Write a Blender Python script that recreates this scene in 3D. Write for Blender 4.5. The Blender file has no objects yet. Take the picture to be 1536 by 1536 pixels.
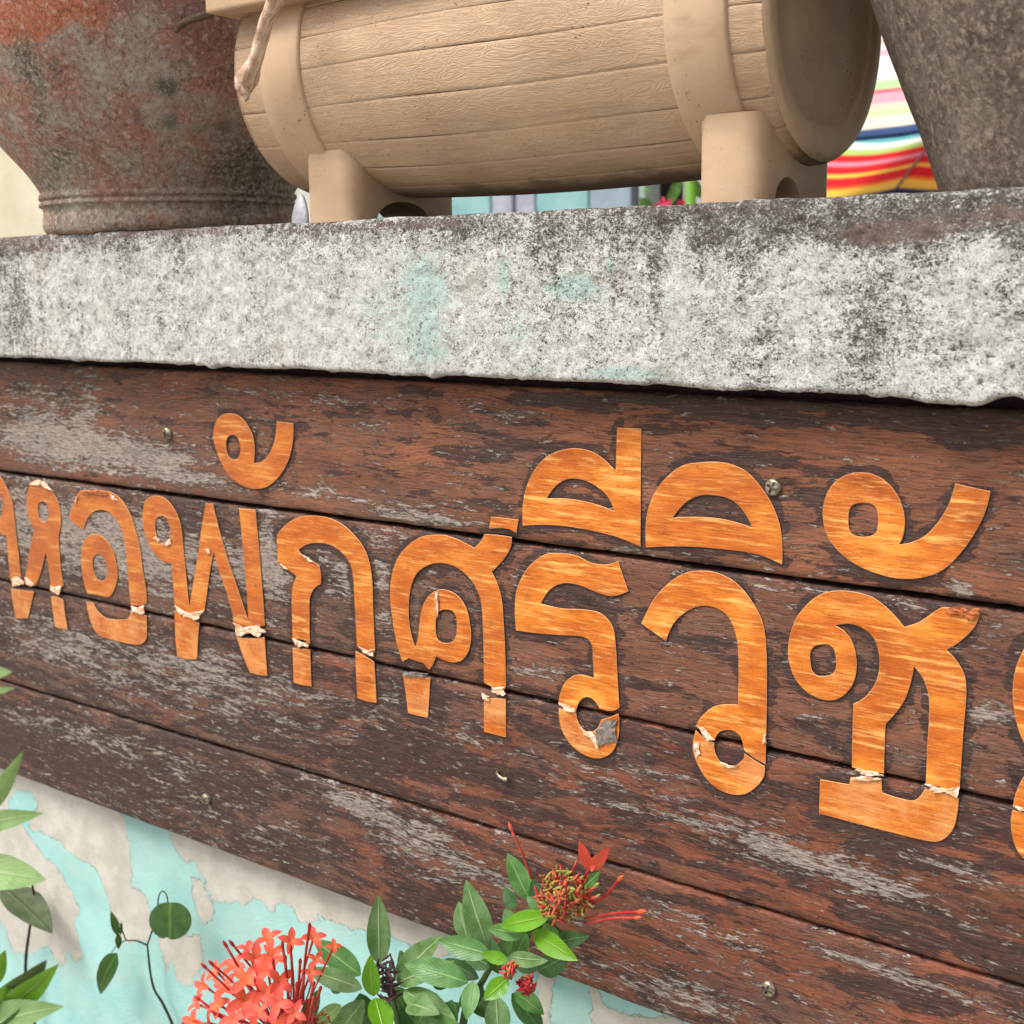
import bpy, bmesh, math, random
import numpy as np
from mathutils import Vector, Matrix
random.seed(7); RNG = np.random.default_rng(7)
sc = bpy.context.scene
col = sc.collection
R_ = math.radians

# ------------------------------------------------------------------ camera
FPX = 1950.0
def _nz(v):
    v = np.array(v, float); return v / np.linalg.norm(v)
_d1 = _nz((-2668, 318, -FPX)); _V = (FPX * FPX - 2668 * 172) / 318
_d2 = _nz((172, -_V, -FPX)); _d2 = _nz(_d2 - _d1 * (_d1 @ _d2))
_X = -_d1; _Z = -_d2; _Y = np.cross(_Z, _X)
ROT = np.array([_X, _Y, _Z])            # world = ROT @ camera
CAM = np.array([0.0, -0.90, 1.50])
def at(px, py, Y):
    """world point seen at a pixel of the 1536 px photograph, on the plane y = Y"""
    d = ROT @ np.array([px - 768, 768 - py, -FPX])
    return CAM + d * ((Y - CAM[1]) / d[1])
cd = bpy.data.cameras.new('camera'); cam = bpy.data.objects.new('camera', cd); col.objects.link(cam)
M = Matrix([list(ROT[0]) + [CAM[0]], list(ROT[1]) + [CAM[1]], list(ROT[2]) + [CAM[2]], [0, 0, 0, 1]])
cam.matrix_world = M
cd.sensor_width = 36; cd.lens = 36 * FPX / 1536; cd.clip_start = .02; cd.clip_end = 500
cd.dof.use_dof = True; cd.dof.focus_distance = 1.08; cd.dof.aperture_fstop = 10.5
sc.camera = cam

# ------------------------------------------------------------------ light
SUN_EL, SUN_AZ = 56, 212                # degrees; azimuth clockwise from +Y
w = bpy.data.worlds.new('World'); sc.world = w; w.use_nodes = True
nt = w.node_tree; bg = nt.nodes['Background']
sky = nt.nodes.new('ShaderNodeTexSky'); sky.sky_type = 'NISHITA'; sky.sun_disc = False
sky.sun_elevation = R_(SUN_EL); sky.sun_rotation = R_(SUN_AZ)
sky.air_density = 1.0; sky.dust_density = 5.0; sky.ozone_density = 1.0
hs = nt.nodes.new('ShaderNodeHueSaturation'); hs.inputs['Saturation'].default_value = .28   # overcast: greyed sky
nt.links.new(sky.outputs[0], hs.inputs['Color']); nt.links.new(hs.outputs[0], bg.inputs[0])
bg.inputs[1].default_value = 0.135
sd = bpy.data.lights.new('sun', 'SUN'); sun = bpy.data.objects.new('sun', sd); col.objects.link(sun)
sd.energy = 1.7; sd.angle = R_(22); sd.color = (1, .96, .9)
_a, _e = R_(SUN_AZ), R_(SUN_EL)
_sv = Vector((math.sin(_a) * math.cos(_e), math.cos(_a) * math.cos(_e), math.sin(_e)))
sun.rotation_euler = _sv.to_track_quat('Z', 'Y').to_euler()
sc.view_settings.view_transform = 'Standard'; sc.view_settings.look = 'None'
sc.view_settings.exposure = 0.68; sc.view_settings.gamma = 1
sc.view_settings.use_curve_mapping = False
sc.render.engine = 'CYCLES'

# ------------------------------------------------------------------ helpers: objects
def link(o, parent=None):
    col.objects.link(o)
    if parent is not None: o.parent = parent
    return o
def tag(o, label=None, cat=None, group=None, kind=None):
    if label: o['label'] = label
    if cat: o['category'] = cat
    if group: o['group'] = group
    if kind: o['kind'] = kind
    return o
def empty(name, loc, label, cat, group=None):
    o = bpy.data.objects.new(name, None); o.empty_display_size = .05
    o.location = loc; link(o); return tag(o, label, cat, group)
def mesh(name, verts, faces, mat, parent=None, smooth=True, label=None, uv=None, attrs=None, midx=None):
    """vertices are given in world space; parents are unrotated empties, whose location is subtracted"""
    v = np.asarray(verts, float)
    if parent is not None:
        p = parent; 
        while p is not None:
            v = v - np.array(p.location); p = p.parent
    me = bpy.data.meshes.new(name)
    me.from_pydata(v.tolist(), [], faces if isinstance(faces, list) else faces.tolist())
    mats = mat if isinstance(mat, (list, tuple)) else [mat]
    for m in mats: me.materials.append(m)
    if smooth: me.polygons.foreach_set('use_smooth', [True] * len(me.polygons))
    if midx is not None: me.polygons.foreach_set('material_index', list(midx))
    if attrs:
        for k, a in attrs.items():
            at_ = me.attributes.new(k, 'FLOAT', 'POINT'); at_.data.foreach_set('value', np.asarray(a, np.float32))
    if uv is not None:
        l = me.uv_layers.new(name='UVMap'); uv = np.asarray(uv, np.float32)
        vi = np.zeros(len(me.loops), int); me.loops.foreach_get('vertex_index', vi)
        l.data.foreach_set('uv', uv[vi].ravel())
    me.update()
    o = bpy.data.objects.new(name, me); link(o, parent)
    if label: o['label'] = label
    return o
def gridfaces(nu, nv, off=0, wrap=False):
    """vertices index = i*nv + j (i in nu, j in nv)"""
    i = np.arange(nu if wrap else nu - 1)[:, None]; j = np.arange(nv - 1)[None, :]
    i2 = (i + 1) % nu
    a = i * nv + j; b = i2 * nv + j; c = i2 * nv + j + 1; d = i * nv + j + 1
    return (np.stack([a, b, c, d], -1).reshape(-1, 4) + off)
def boxvf(x0, x1, y0, y1, z0, z1):
    v = [(x, y, z) for x in (x0, x1) for y in (y0, y1) for z in (z0, z1)]
    f = [(0, 1, 3, 2), (4, 6, 7, 5), (0, 4, 5, 1), (2, 3, 7, 6), (0, 2, 6, 4), (1, 5, 7, 3)]
    return v, f
def box(name, x0, x1, y0, y1, z0, z1, mat, parent=None, bevel=.004, **k):
    v, f = boxvf(x0, x1, y0, y1, z0, z1)
    o = mesh(name, v, f, mat, parent, smooth=False, **k)
    if bevel:
        m = o.modifiers.new('bevel', 'BEVEL'); m.width = bevel; m.segments = 2
    return o
def lathe_vf(profile, n, cx, cy, cz, rough=0, seed=0):
    pr = np.array(profile, float); a = np.linspace(0, 2 * np.pi, n, endpoint=False)
    r = pr[:, 0][None, :] * np.ones((n, 1))
    if rough: r = r + rough * fbm2(np.cos(a)[:, None] * 2 + pr[:, 1][None, :] * 9 + 50, np.sin(a)[:, None] * 2 + pr[:, 1][None, :] * 7 + 50, 4, seed)
    x = cx + r * np.cos(a)[:, None]; y = cy + r * np.sin(a)[:, None]; z = cz + pr[:, 1][None, :] + 0 * a[:, None]
    return np.stack([x, y, z], -1).reshape(-1, 3), gridfaces(n, len(pr), 0, True)
def resample(pts, n):
    pts = np.array(pts, float)
    # catmull-rom through the points
    P = np.vstack([2 * pts[0] - pts[1], pts, 2 * pts[-1] - pts[-2]])
    out = []
    seg = len(pts) - 1; m = max(2, int(math.ceil(n / seg)))
    for i in range(seg):
        p0, p1, p2, p3 = P[i:i + 4]
        for t in np.linspace(0, 1, m, endpoint=False):
            out.append(.5 * ((2 * p1) + (-p0 + p2) * t + (2 * p0 - 5 * p1 + 4 * p2 - p3) * t * t + (-p0 + 3 * p1 - 3 * p2 + p3) * t ** 3))
    out.append(pts[-1]); return np.array(out)
def tube_vf(pts, radii, n=8, m=16, knob=0):
    c = resample(pts, m); k = len(c)
    r = np.interp(np.linspace(0, 1, k), np.linspace(0, 1, len(radii)), radii)
    t = np.gradient(c, axis=0); t /= np.linalg.norm(t, axis=1)[:, None] + 1e-9
    up = np.array([.13, -.9, .41]); V = []
    for i in range(k):
        a = np.cross(t[i], up); a /= np.linalg.norm(a) + 1e-9; b = np.cross(t[i], a)
        for j in range(n):
            th = 2 * np.pi * j / n
            rr = r[i] * (1 + knob * math.sin(3 * th + i * .9))
            V.append(c[i] + rr * (math.cos(th) * a + math.sin(th) * b))
    F = []
    for i in range(k - 1):
        for j in range(n):
            F.append((i * n + j, i * n + (j + 1) % n, (i + 1) * n + (j + 1) % n, (i + 1) * n + j))
    F.append(tuple(range(n))[::-1]); F.append(tuple((k - 1) * n + j for j in range(n)))
    return V, F
class MB:
    def __init__(s): s.v = []; s.f = []; s.m = []; s.uv = []
    def add(s, v, f, mi=0, uv=None):
        o = len(s.v); s.v += [tuple(p) for p in v]; s.f += [tuple(int(q) + o for q in x) for x in f]; s.m += [mi] * len(f)
        s.uv += list(uv) if uv is not None else [(0, 0)] * len(v)
    def build(s, name, mat, parent=None, smooth=True, **k): return mesh(name, s.v, s.f, mat, parent, smooth, midx=s.m, uv=s.uv, **k)

# ------------------------------------------------------------------ helpers: numpy noise
_LAT = np.random.default_rng(3).random((8, 256, 256))
def vnoise(x, y, seed=0):
    L = _LAT[seed % 8]; x = np.asarray(x, float) + 37.1 * seed; y = np.asarray(y, float) + 91.7 * seed
    xi = np.floor(x).astype(int); yi = np.floor(y).astype(int); fx = x - xi; fy = y - yi
    fx = fx * fx * (3 - 2 * fx); fy = fy * fy * (3 - 2 * fy)
    g = lambda a, b: L[a & 255, b & 255]
    return (g(xi, yi) * (1 - fx) + g(xi + 1, yi) * fx) * (1 - fy) + (g(xi, yi + 1) * (1 - fx) + g(xi + 1, yi + 1) * fx) * fy
def fbm2(x, y, o=4, seed=0):
    s = 0; a = 1; t = 0
    for k in range(o):
        s = s + a * (vnoise(x * 2 ** k, y * 2 ** k, seed + k) - .5) * 2; t += a; a *= .55
    return s / t
def sstep(a, b, x):
    t = np.clip((x - a) / (b - a), 0, 1); return t * t * (3 - 2 * t)

# ------------------------------------------------------------------ helpers: shader nodes
class S:
    """tiny node builder; every method returns a socket"""
    def __init__(s, name, rough=.8, spec=.3):
        s.m = bpy.data.materials.new(name); s.m.use_nodes = True; s.t = s.m.node_tree
        s.p = s.t.nodes['Principled BSDF']; s.p.inputs['Roughness'].default_value = rough
        s.p.inputs['Specular IOR Level'].default_value = spec
        s.tc = s.t.nodes.new('ShaderNodeTexCoord'); s.obj = s.tc.outputs['Object']; s.uvs = s.tc.outputs['UV']
    def n(s, ty): return s.t.nodes.new(ty)
    def l(s, a, b):
        if isinstance(a, (int, float)): b.default_value = a
        elif isinstance(a, (tuple, list)): b.default_value = tuple(a) if len(a) != 3 or b.type == 'VECTOR' else (*a, 1)
        else: s.t.links.new(a, b)
    def map(s, scale=(1, 1, 1), loc=(0, 0, 0), rot=(0, 0, 0), src=None):
        q = s.n('ShaderNodeMapping'); q.inputs['Scale'].default_value = scale; q.inputs['Location'].default_value = loc
        q.inputs['Rotation'].default_value = rot; s.l(src or s.obj, q.inputs[0]); return q.outputs[0]
    def noise(s, v, scale=1, detail=6, rough=.6, dist=0):
        q = s.n('ShaderNodeTexNoise'); s.l(v, q.inputs['Vector']); q.inputs['Scale'].default_value = scale
        q.inputs['Detail'].default_value = detail; q.inputs['Roughness'].default_value = rough; q.inputs['Distortion'].default_value = dist
        return q.outputs['Fac']
    def vor(s, v, scale=1, feat='F1', rnd=1, out='Distance'):
        q = s.n('ShaderNodeTexVoronoi'); q.feature = feat; s.l(v, q.inputs['Vector']); q.inputs['Scale'].default_value = scale
        q.inputs['Randomness'].default_value = rnd; return q.outputs[out]
    def attr(s, name):
        q = s.n('ShaderNodeAttribute'); q.attribute_name = name; return q.outputs['Fac']
    def ma(s, op, a, b=0, c=0, clamp=False):
        q = s.n('ShaderNodeMath'); q.operation = op; q.use_clamp = clamp
        s.l(a, q.inputs[0]); s.l(b, q.inputs[1]); s.l(c, q.inputs[2]); return q.outputs[0]
    def ss(s, x, a, b):
        q = s.n('ShaderNodeMapRange'); q.interpolation_type = 'SMOOTHSTEP'; s.l(x, q.inputs['Value'])
        s.l(a, q.inputs['From Min']); s.l(b, q.inputs['From Max']); return q.outputs[0]
    def mix(s, f, a, b, mode='MIX'):
        q = s.n('ShaderNodeMix'); q.data_type = 'RGBA'; q.blend_type = mode; q.clamp_factor = True
        s.l(f, q.inputs[0]); s.l(a, q.inputs[6]); s.l(b, q.inputs[7]); return q.outputs[2]
    def ramp(s, x, stops):
        q = s.n('ShaderNodeValToRGB'); s.l(x, q.inputs[0]); e = q.color_ramp.elements
        while len(e) < len(stops): e.new(.5)
        for k, (p, c) in enumerate(stops): e[k].position = p; e[k].color = (*c, 1)
        return q.outputs[0]
    def sep(s, v):
        q = s.n('ShaderNodeSeparateXYZ'); s.l(v, q.inputs[0]); return q.outputs
    def comb(s, x, y, z):
        q = s.n('ShaderNodeCombineXYZ'); s.l(x, q.inputs[0]); s.l(y, q.inputs[1]); s.l(z, q.inputs[2]); return q.outputs[0]
    def vadd(s, a, b):
        q = s.n('ShaderNodeVectorMath'); q.operation = 'ADD'; s.l(a, q.inputs[0]); s.l(b, q.inputs[1]); return q.outputs[0]
    def bump(s, h, dist=.002, strength=1, prev=None):
        q = s.n('ShaderNodeBump'); q.inputs['Distance'].default_value = dist; q.inputs['Strength'].default_value = strength
        s.l(h, q.inputs['Height'])
        if prev is not None: s.l(prev, q.inputs['Normal'])
        return q.outputs[0]
    def out(s, color=None, rough=None, normal=None, **k):
        if color is not None: s.l(color, s.p.inputs['Base Color'])
        if rough is not None: s.l(rough, s.p.inputs['Roughness'])
        if normal is not None: s.l(normal, s.p.inputs['Normal'])
        for a, b in k.items(): s.l(b, s.p.inputs[a.replace('_', ' ')])
        return s.m
def L(r, g, b):
    """sRGB 0-255 to linear"""
    f = lambda c: (c / 255 / 12.92) if c / 255 <= .04045 else ((c / 255 + .055) / 1.055) ** 2.4
    return (f(r), f(g), f(b))

# ------------------------------------------------------------------ materials
def m_wood(name, seed, red, brown):
    s = S(name, .62, .3)
    o = (seed * 3.7, seed * 1.9, seed * 5.3)
    warp = s.noise(s.map((7, 7, 13), o), 1, 4, .6)
    wv = s.vadd(s.obj, s.comb(0, 0, s.ma('MULTIPLY', s.ma('SUBTRACT', warp, .5), .022)))
    fib = s.noise(s.map((30, 60, 1100), o, src=wv), 1, 5, .68)
    fib2 = s.noise(s.map((110, 60, 620), o, src=wv), 1, 5, .72)
    big = s.noise(s.map((8, 8, 34), o, src=wv), 1, 8, .68)
    tone = s.noise(s.map((9, 9, 16), (o[1], o[2], 1)), 1, 5, .65)
    film = s.noise(s.map((13, 20, 66), (o[2], 0, o[0]), src=wv), 1, 10, .70)
    flk = s.noise(s.map((30, 30, 190), (o[1], 3, o[0]), src=wv), 1, 10, .74)
    fleck = s.noise(s.map((95, 60, 430), (o[0], 9, 2), src=wv), 1, 6, .74)
    base = s.ramp(big, [(.3, brown), (.5, red), (.68, tuple(min(1, c * 1.35) for c in red))])
    base = s.mix(s.ma('MULTIPLY', s.ss(tone, .45, .66), .45), base, L(104, 86, 76))
    base = s.mix(s.ma('MULTIPLY', s.ss(s.ma('ADD', s.attr('age'), s.ma('MULTIPLY', s.ma('SUBTRACT', tone, .5), 1.4)), .2, .9), .58), base, L(96, 77, 66))
    base = s.mix(s.ma('MULTIPLY', s.ss(fib, .56, .36), .65), base, (.018, .010, .008))
    base = s.mix(s.ma('MULTIPLY', s.ss(fib2, .53, .70), .5), base, L(172, 120, 94))
    # old dark varnish film left in sheets
    df = s.ss(s.ma('ADD', film, s.ma('MULTIPLY', s.attr('dark'), .21)), .565, .595)
    dcol = s.mix(s.ss(fib, .4, .66), L(44, 31, 29), L(82, 58, 52))
    dcol = s.mix(s.ma('MULTIPLY', s.ss(fib2, .56, .70), .4), dcol, L(128, 100, 88))
    c = s.mix(s.ma('MULTIPLY', df, .9), base, dcol)
    # grey weathered fibres
    gn = s.ma('ADD', s.ma('MULTIPLY', flk, .50), s.ma('ADD', s.ma('MULTIPLY', fib2, .24), s.ma('MULTIPLY', fleck, .26)))
    gf = s.ss(s.ma('ADD', gn, s.ma('MULTIPLY', s.attr('grey'), .112)), .556, .580)
    gcol = s.mix(s.ss(s.ma('ADD', s.ma('MULTIPLY', fib, .4), s.ma('MULTIPLY', fib2, .6)), .38, .60), L(88, 76, 70), L(176, 164, 154))
    c = s.mix(s.ma('MULTIPLY', gf, .88), c, gcol)
    lin = s.ss(s.ma('ADD', s.noise(s.map((55, 60, 700), (7, o[0], 1), src=wv), 1, 5, .7), s.ma('MULTIPLY', s.attr('grey'), .06)), .60, .66)
    c = s.mix(s.ma('MULTIPLY', lin, .5), c, L(160, 140, 126))
    wf = s.ss(s.ma('ADD', fleck, s.ma('MULTIPLY', s.attr('grey'), .055)), .630, .675)
    c = s.mix(s.ma('MULTIPLY', wf, .75), c, L(202, 186, 172))
    rim = s.ma('MULTIPLY', s.ss(s.ma('ADD', gn, s.ma('MULTIPLY', s.attr('grey'), .112)), .536, .554), s.ma('SUBTRACT', 1, gf))
    c = s.mix(s.ma('MULTIPLY', rim, .55), c, L(44, 28, 24))
    pit = s.ss(s.noise(s.map((120, 60, 520), (2, o[0], 5), src=wv), 1, 5, .72), .62, .67)
    c = s.mix(s.ma('MULTIPLY', pit, .7), c, L(32, 21, 19))
    h = s.ma('ADD', s.ma('MULTIPLY', fib, .5), s.ma('ADD', s.ma('MULTIPLY', df, .3), s.ma('MULTIPLY', gf, -.4)))
    h = s.ma('ADD', h, s.ma('ADD', s.ma('MULTIPLY', pit, -.8), s.ma('ADD', s.ma('MULTIPLY', wf, .4), s.ma('MULTIPLY', fib2, .6))))
    rough = s.ma('ADD', .68, s.ma('MULTIPLY', df, -.14))
    return s.out(c, rough, s.bump(h, .0012, 1))
def m_sticker():
    s = S('orange_vinyl', .42, .45)
    big = s.noise(s.map((14, 9, 34), rot=(0, .06, 0)), 1, 6, .66)
    patch = s.noise(s.map((24, 9, 30), (5, 1, 2)), 1, 5, .7)
    st = s.noise(s.map((16, 9, 190), rot=(0, -.08, 0)), 1, 6, .68)
    st2 = s.noise(s.map((46, 9, 620), (3, 0, 1), rot=(0, -.08, 0)), 1, 5, .72)
    c = s.ramp(big, [(.3, L(150, 68, 12)), (.44, L(184, 92, 18)), (.56, L(208, 116, 28)), (.68, L(228, 152, 58))])
    c = s.mix(s.ma('MULTIPLY', s.ss(st, .52, .66), .8), c, L(240, 184, 98))
    c = s.mix(s.ma('MULTIPLY', s.ma('MULTIPLY', s.ss(st2, .52, .68), s.ss(patch, .40, .58)), .75), c, L(240, 186, 112))
    c = s.mix(s.ma('MULTIPLY', s.ss(st2, .48, .34), .6), c, L(140, 60, 12))
    oi = s.n('ShaderNodeObjectInfo')
    c = s.mix(s.ma('MULTIPLY', oi.outputs['Random'], .22), c, L(176, 82, 20))
    c = s.mix(s.ma('MULTIPLY', s.attr('fade'), .42), c, L(156, 88, 50))
    z = s.sep(s.obj)[2]                            # lower pieces below the second joint are bleached (local z)
    c = s.mix(s.ma('MULTIPLY', s.ma('MULTIPLY', s.ss(z, -.004, -.012), s.ss(patch, .4, .6)), .45), c, L(222, 158, 100))
    dot = s.ss(s.noise(s.map((700, 9, 700)), 1, 2, .6), .66, .71)
    c = s.mix(s.ma('MULTIPLY', dot, .6), c, L(84, 42, 20))
    grime = s.ss(s.noise(s.map((90, 9, 150)), 1, 7, .78), .56, .68)
    c = s.mix(s.ma('MULTIPLY', grime, .5), c, L(128, 66, 30))
    scr = s.ss(s.noise(s.map((60, 9, 240), (9, 9, 9), rot=(0, .9, 0)), 1, 3, .7), .70, .74)
    c = s.mix(s.ma('MULTIPLY', scr, .7), c, L(236, 206, 166))
    h = s.ma('ADD', s.ma('MULTIPLY', st2, .5), s.noise(s.map((30, 9, 70), (5, 5, 5)), 1, 5, .65))
    return s.out(c, s.ma('ADD', .34, s.ma('MULTIPLY', grime, .3)), s.bump(h, .0014, .8))
def m_plain(name, c, rough=.7, spec=.3, var=.25, sc_=80, bump=.0004, c2=None):
    s = S(name, rough, spec); nn = s.noise(s.obj, sc_, 6, .65)
    c2 = c2 or tuple(x * (1 - var) for x in c)
    return s.out(s.mix(s.ss(nn, .35, .68), c2, c), None, s.bump(nn, bump, 1))
def m_ledge():
    s = S('flaking_limewash', .9, .15)
    g = s.attr('grime'); te = s.attr('teal'); pk = s.attr('brown'); ho = s.attr('hole')
    a = s.noise(s.map((230, 230, 300)), 1, 5, .75, 1.2)
    b = s.noise(s.map((480, 480, 700), (3, 1, 4)), 1, 3, .75, 1.6)
    cc = s.noise(s.map((900, 900, 1200), (7, 1, 4)), 1, 3, .75, .8)
    mid = s.noise(s.map((80, 80, 95), (4, 4, 4)), 1, 6, .7, .5)
    big = s.noise(s.map((30, 30, 12), (1, 1, 1)), 1, 6, .68)
    ce = s.ma('ADD', s.ma('MULTIPLY', mid, .3), s.ma('ADD', s.ma('MULTIPLY', b, .45), s.ma('MULTIPLY', cc, .25)))
    cem = s.ramp(ce, [(.40, L(62, 56, 52)), (.5, L(118, 111, 104)), (.60, L(200, 194, 186))])
    pinkc = s.ramp(ce, [(.38, L(106, 86, 80)), (.5, L(150, 124, 114)), (.62, L(196, 176, 164))])
    cem = s.mix(s.ma('MULTIPLY', s.ss(s.ma('ADD', pk, s.ma('MULTIPLY', s.ma('SUBTRACT', mid, .5), 1.2)), .42, .66), .85), cem, pinkc)
    white = s.mix(s.ss(ce, .43, .55), L(200, 198, 188), L(252, 252, 248))
    white = s.mix(s.ma('MULTIPLY', s.ss(s.ma('ADD', te, s.ma('ADD', s.ma('MULTIPLY', s.ma('SUBTRACT', a, .5), 1.4), s.ma('MULTIPLY', s.ma('SUBTRACT', mid, .5), 1.6))), .3, 1.0), .6), white, L(186, 230, 222))
    white = s.mix(s.ma('MULTIPLY', s.ss(s.noise(s.map((16, 16, 12), (9, 2, 5)), 1, 5, .6), .56, .72), .3), white, L(214, 202, 176))
    f = s.ma('ADD', s.ma('MULTIPLY', a, .40), s.ma('ADD', s.ma('MULTIPLY', b, .34), s.ma('ADD', s.ma('MULTIPLY', cc, .14), s.ma('MULTIPLY', mid, .12))))
    thr = s.ma('ADD', .432, s.ma('ADD', s.ma('MULTIPLY', g, .062), s.ma('MULTIPLY', s.ma('SUBTRACT', big, .5), .13)))
    thr = s.ma('ADD', thr, s.ma('MULTIPLY', pk, .05))
    m = s.ss(s.ma('SUBTRACT', f, thr), -.014, .026)
    c = s.mix(m, cem, white)
    c = s.mix(s.ma('MULTIPLY', s.ma('MULTIPLY', m, s.ss(s.ma('SUBTRACT', f, thr), .05, .01)), .5), c, L(150, 140, 130))
    soft = s.ss(s.ma('ADD', g, s.ma('MULTIPLY', s.ma('SUBTRACT', big, .5), .8)), .3, 1.1)
    c = s.mix(s.ma('MULTIPLY', soft, .16), c, L(96, 90, 84))
    c = s.mix(s.ma('MULTIPLY', s.ss(s.noise(s.map((330, 330, 480), (9, 9, 1)), 1, 4, .78, 1.8), .56, .61), .42), c, L(110, 104, 97))
    c = s.mix(s.ma('MULTIPLY', s.ss(cc, .57, .66), .5), c, L(78, 72, 66))
    c = s.mix(s.ma('MULTIPLY', s.ss(ho, .35, .8), .8), c, L(96, 88, 80))
    h = s.ma('ADD', s.ma('MULTIPLY', m, .55), s.ma('ADD', s.ma('MULTIPLY', f, 1.6), s.ma('MULTIPLY', cc, .4)))
    return s.out(c, .92, s.bump(h, .0030, 1))
def m_plaster():
    s = S('peeling_turquoise_wall_paint', .75, .25)
    e = s.noise(s.map((70, 70, 70)), 1, 8, .72, .3)
    e2 = s.noise(s.map((16, 16, 16), (3, 3, 3)), 1, 5, .6)
    m = s.ss(s.ma('ADD', s.attr('peel'), s.ma('ADD', s.ma('MULTIPLY', s.ma('SUBTRACT', e, .5), .85), s.ma('MULTIPLY', s.ma('SUBTRACT', e2, .5), .25))), .47, .515)
    fine = s.noise(s.map((420, 420, 520)), 1, 4, .65)
    teal = s.mix(s.ss(e2, .3, .7), L(140, 190, 186), L(160, 204, 199))
    teal = s.mix(s.ma('MULTIPLY', s.ss(s.noise(s.map((9, 9, 9), (6, 6, 1)), 1, 6, .6), .5, .66), .5), teal, L(176, 196, 188))
    under = s.mix(s.ss(s.noise(s.map((30, 30, 30), (9, 1, 1)), 1, 6, .65), .35, .65), L(180, 175, 164), L(198, 194, 184))
    under = s.mix(s.ma('MULTIPLY', s.ss(fine, .6, .72), .35), under, L(150, 118, 104))
    c = s.mix(m, teal, under)
    # thin darker rim where the paint film breaks off
    edge = s.ma('MULTIPLY', s.ss(m, 0, .4), s.ss(m, 1, .6))
    c = s.mix(s.ma('MULTIPLY', edge, .5), c, L(150, 172, 164))
    rip = s.noise(s.map((130, 130, 260), (5, 1, 1), rot=(0, .3, 0)), 1, 5, .6, .6)
    h = s.ma('ADD', s.ma('MULTIPLY', m, -.9), s.ma('ADD', s.ma('MULTIPLY', rip, .7), s.ma('MULTIPLY', fine, .25)))
    spk = s.ss(s.noise(s.map((260, 260, 260), (1, 8, 1)), 1, 3, .7), .73, .77)
    c = s.mix(s.ma('MULTIPLY', spk, .6), c, L(90, 84, 76)); c = s.mix(s.ma('MULTIPLY', s.ss(s.noise(s.map((5, 5, 5), (2, 3, 8)), 1, 6, .65), .45, .7), .3), c, L(158, 156, 146))
    return s.out(c, .72, s.bump(h, .0012, .8))
def m_pot(name, dark):
    s = S(name, .85, .25)
    a = s.noise(s.map((22, 22, 18)), 1, 9, .72, .3); b = s.noise(s.map((190, 190, 190), (2, 2, 2)), 1, 6, .74, .6)
    d = s.noise(s.map((560, 560, 560), (2, 6, 2)), 1, 4, .7); g = s.noise(s.map((20, 20, 14), (7, 3, 3)), 1, 8, .7)
    if dark:
        c = s.ramp(a, [(.32, L(86, 72, 65)), (.5, L(116, 100, 90)), (.66, L(136, 122, 111))])
        c = s.mix(s.ma('MULTIPLY', s.ss(b, .50, .62), .7), c, L(164, 150, 132))
        c = s.mix(s.ma('MULTIPLY', s.ss(b, .48, .36), .5), c, L(54, 44, 40))
        c = s.mix(s.ma('MULTIPLY', s.ss(g, .5, .7), .4), c, L(104, 96, 82))
        c = s.mix(s.ma('MULTIPLY', s.ss(d, .60, .72), .6), c, L(40, 32, 28))
    else:
        c = s.ramp(a, [(.32, L(126, 108, 98)), (.44, L(176, 128, 108)), (.54, L(168, 146, 132)), (.68, L(198, 188, 174))])
        c = s.mix(s.ss(s.ma('ADD', s.attr('orange'), s.ma('ADD', s.ma('MULTIPLY', s.ma('SUBTRACT', b, .5), .9), s.ma('MULTIPLY', s.ma('SUBTRACT', g, .5), 1.0))), .42, .62), c, L(192, 118, 88))
        c = s.mix(s.ma('MULTIPLY', s.ss(s.ma('ADD', s.attr('pink'), s.ma('MULTIPLY', s.ma('SUBTRACT', g, .5), 1.2)), .3, .75), .6), c, L(150, 98, 88))
        gy = s.ss(s.ma('ADD', s.attr('moss'), s.ma('ADD', s.ma('MULTIPLY', s.ma('SUBTRACT', g, .5), 1.8), s.ma('MULTIPLY', s.ma('SUBTRACT', b, .5), 1.0))), .30, .85)
        c = s.mix(s.ma('MULTIPLY', gy, .85), c, s.mix(s.ss(b, .4, .62), L(92, 88, 76), L(158, 152, 134)))
        gr = s.ss(s.ma('ADD', s.attr('green'), s.ma('ADD', s.ma('MULTIPLY', s.ma('SUBTRACT', g, .5), .9), s.ma('MULTIPLY', s.ma('SUBTRACT', b, .5), 1.4))), .45, .8)
        c = s.mix(s.ma('MULTIPLY', gr, .8), c, L(58, 68, 56))
        pw = s.ss(s.ma('ADD', s.attr('pale'), s.ma('MULTIPLY', s.ma('SUBTRACT', b, .5), 1.6)), .38, .7)
        c = s.mix(s.ma('MULTIPLY', pw, .75), c, L(176, 166, 154))
        c = s.mix(s.ma('MULTIPLY', s.ss(b, .52, .63), .7), c, L(206, 192, 176))
        c = s.mix(s.ma('MULTIPLY', s.ss(b, .47, .38), .6), c, L(80, 66, 58))
        c = s.mix(s.ma('MULTIPLY', s.ss(d, .60, .70), .6), c, L(58, 46, 40))
        c = s.mix(s.ma('MULTIPLY', s.ss(s.noise(s.map((420, 420, 420), (5, 6, 2)), 1, 3, .7), .64, .70), .75), c, L(214, 206, 194))
    return s.out(c, .85, s.bump(s.ma('ADD', s.ma('ADD', b, s.ma('MULTIPLY', d, .4)), s.ma('MULTIPLY', s.noise(s.map((75, 75, 75), (1, 6, 8)), 1, 5, .7), 1.3)), .0034 if not dark else .0024, 1))
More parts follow.
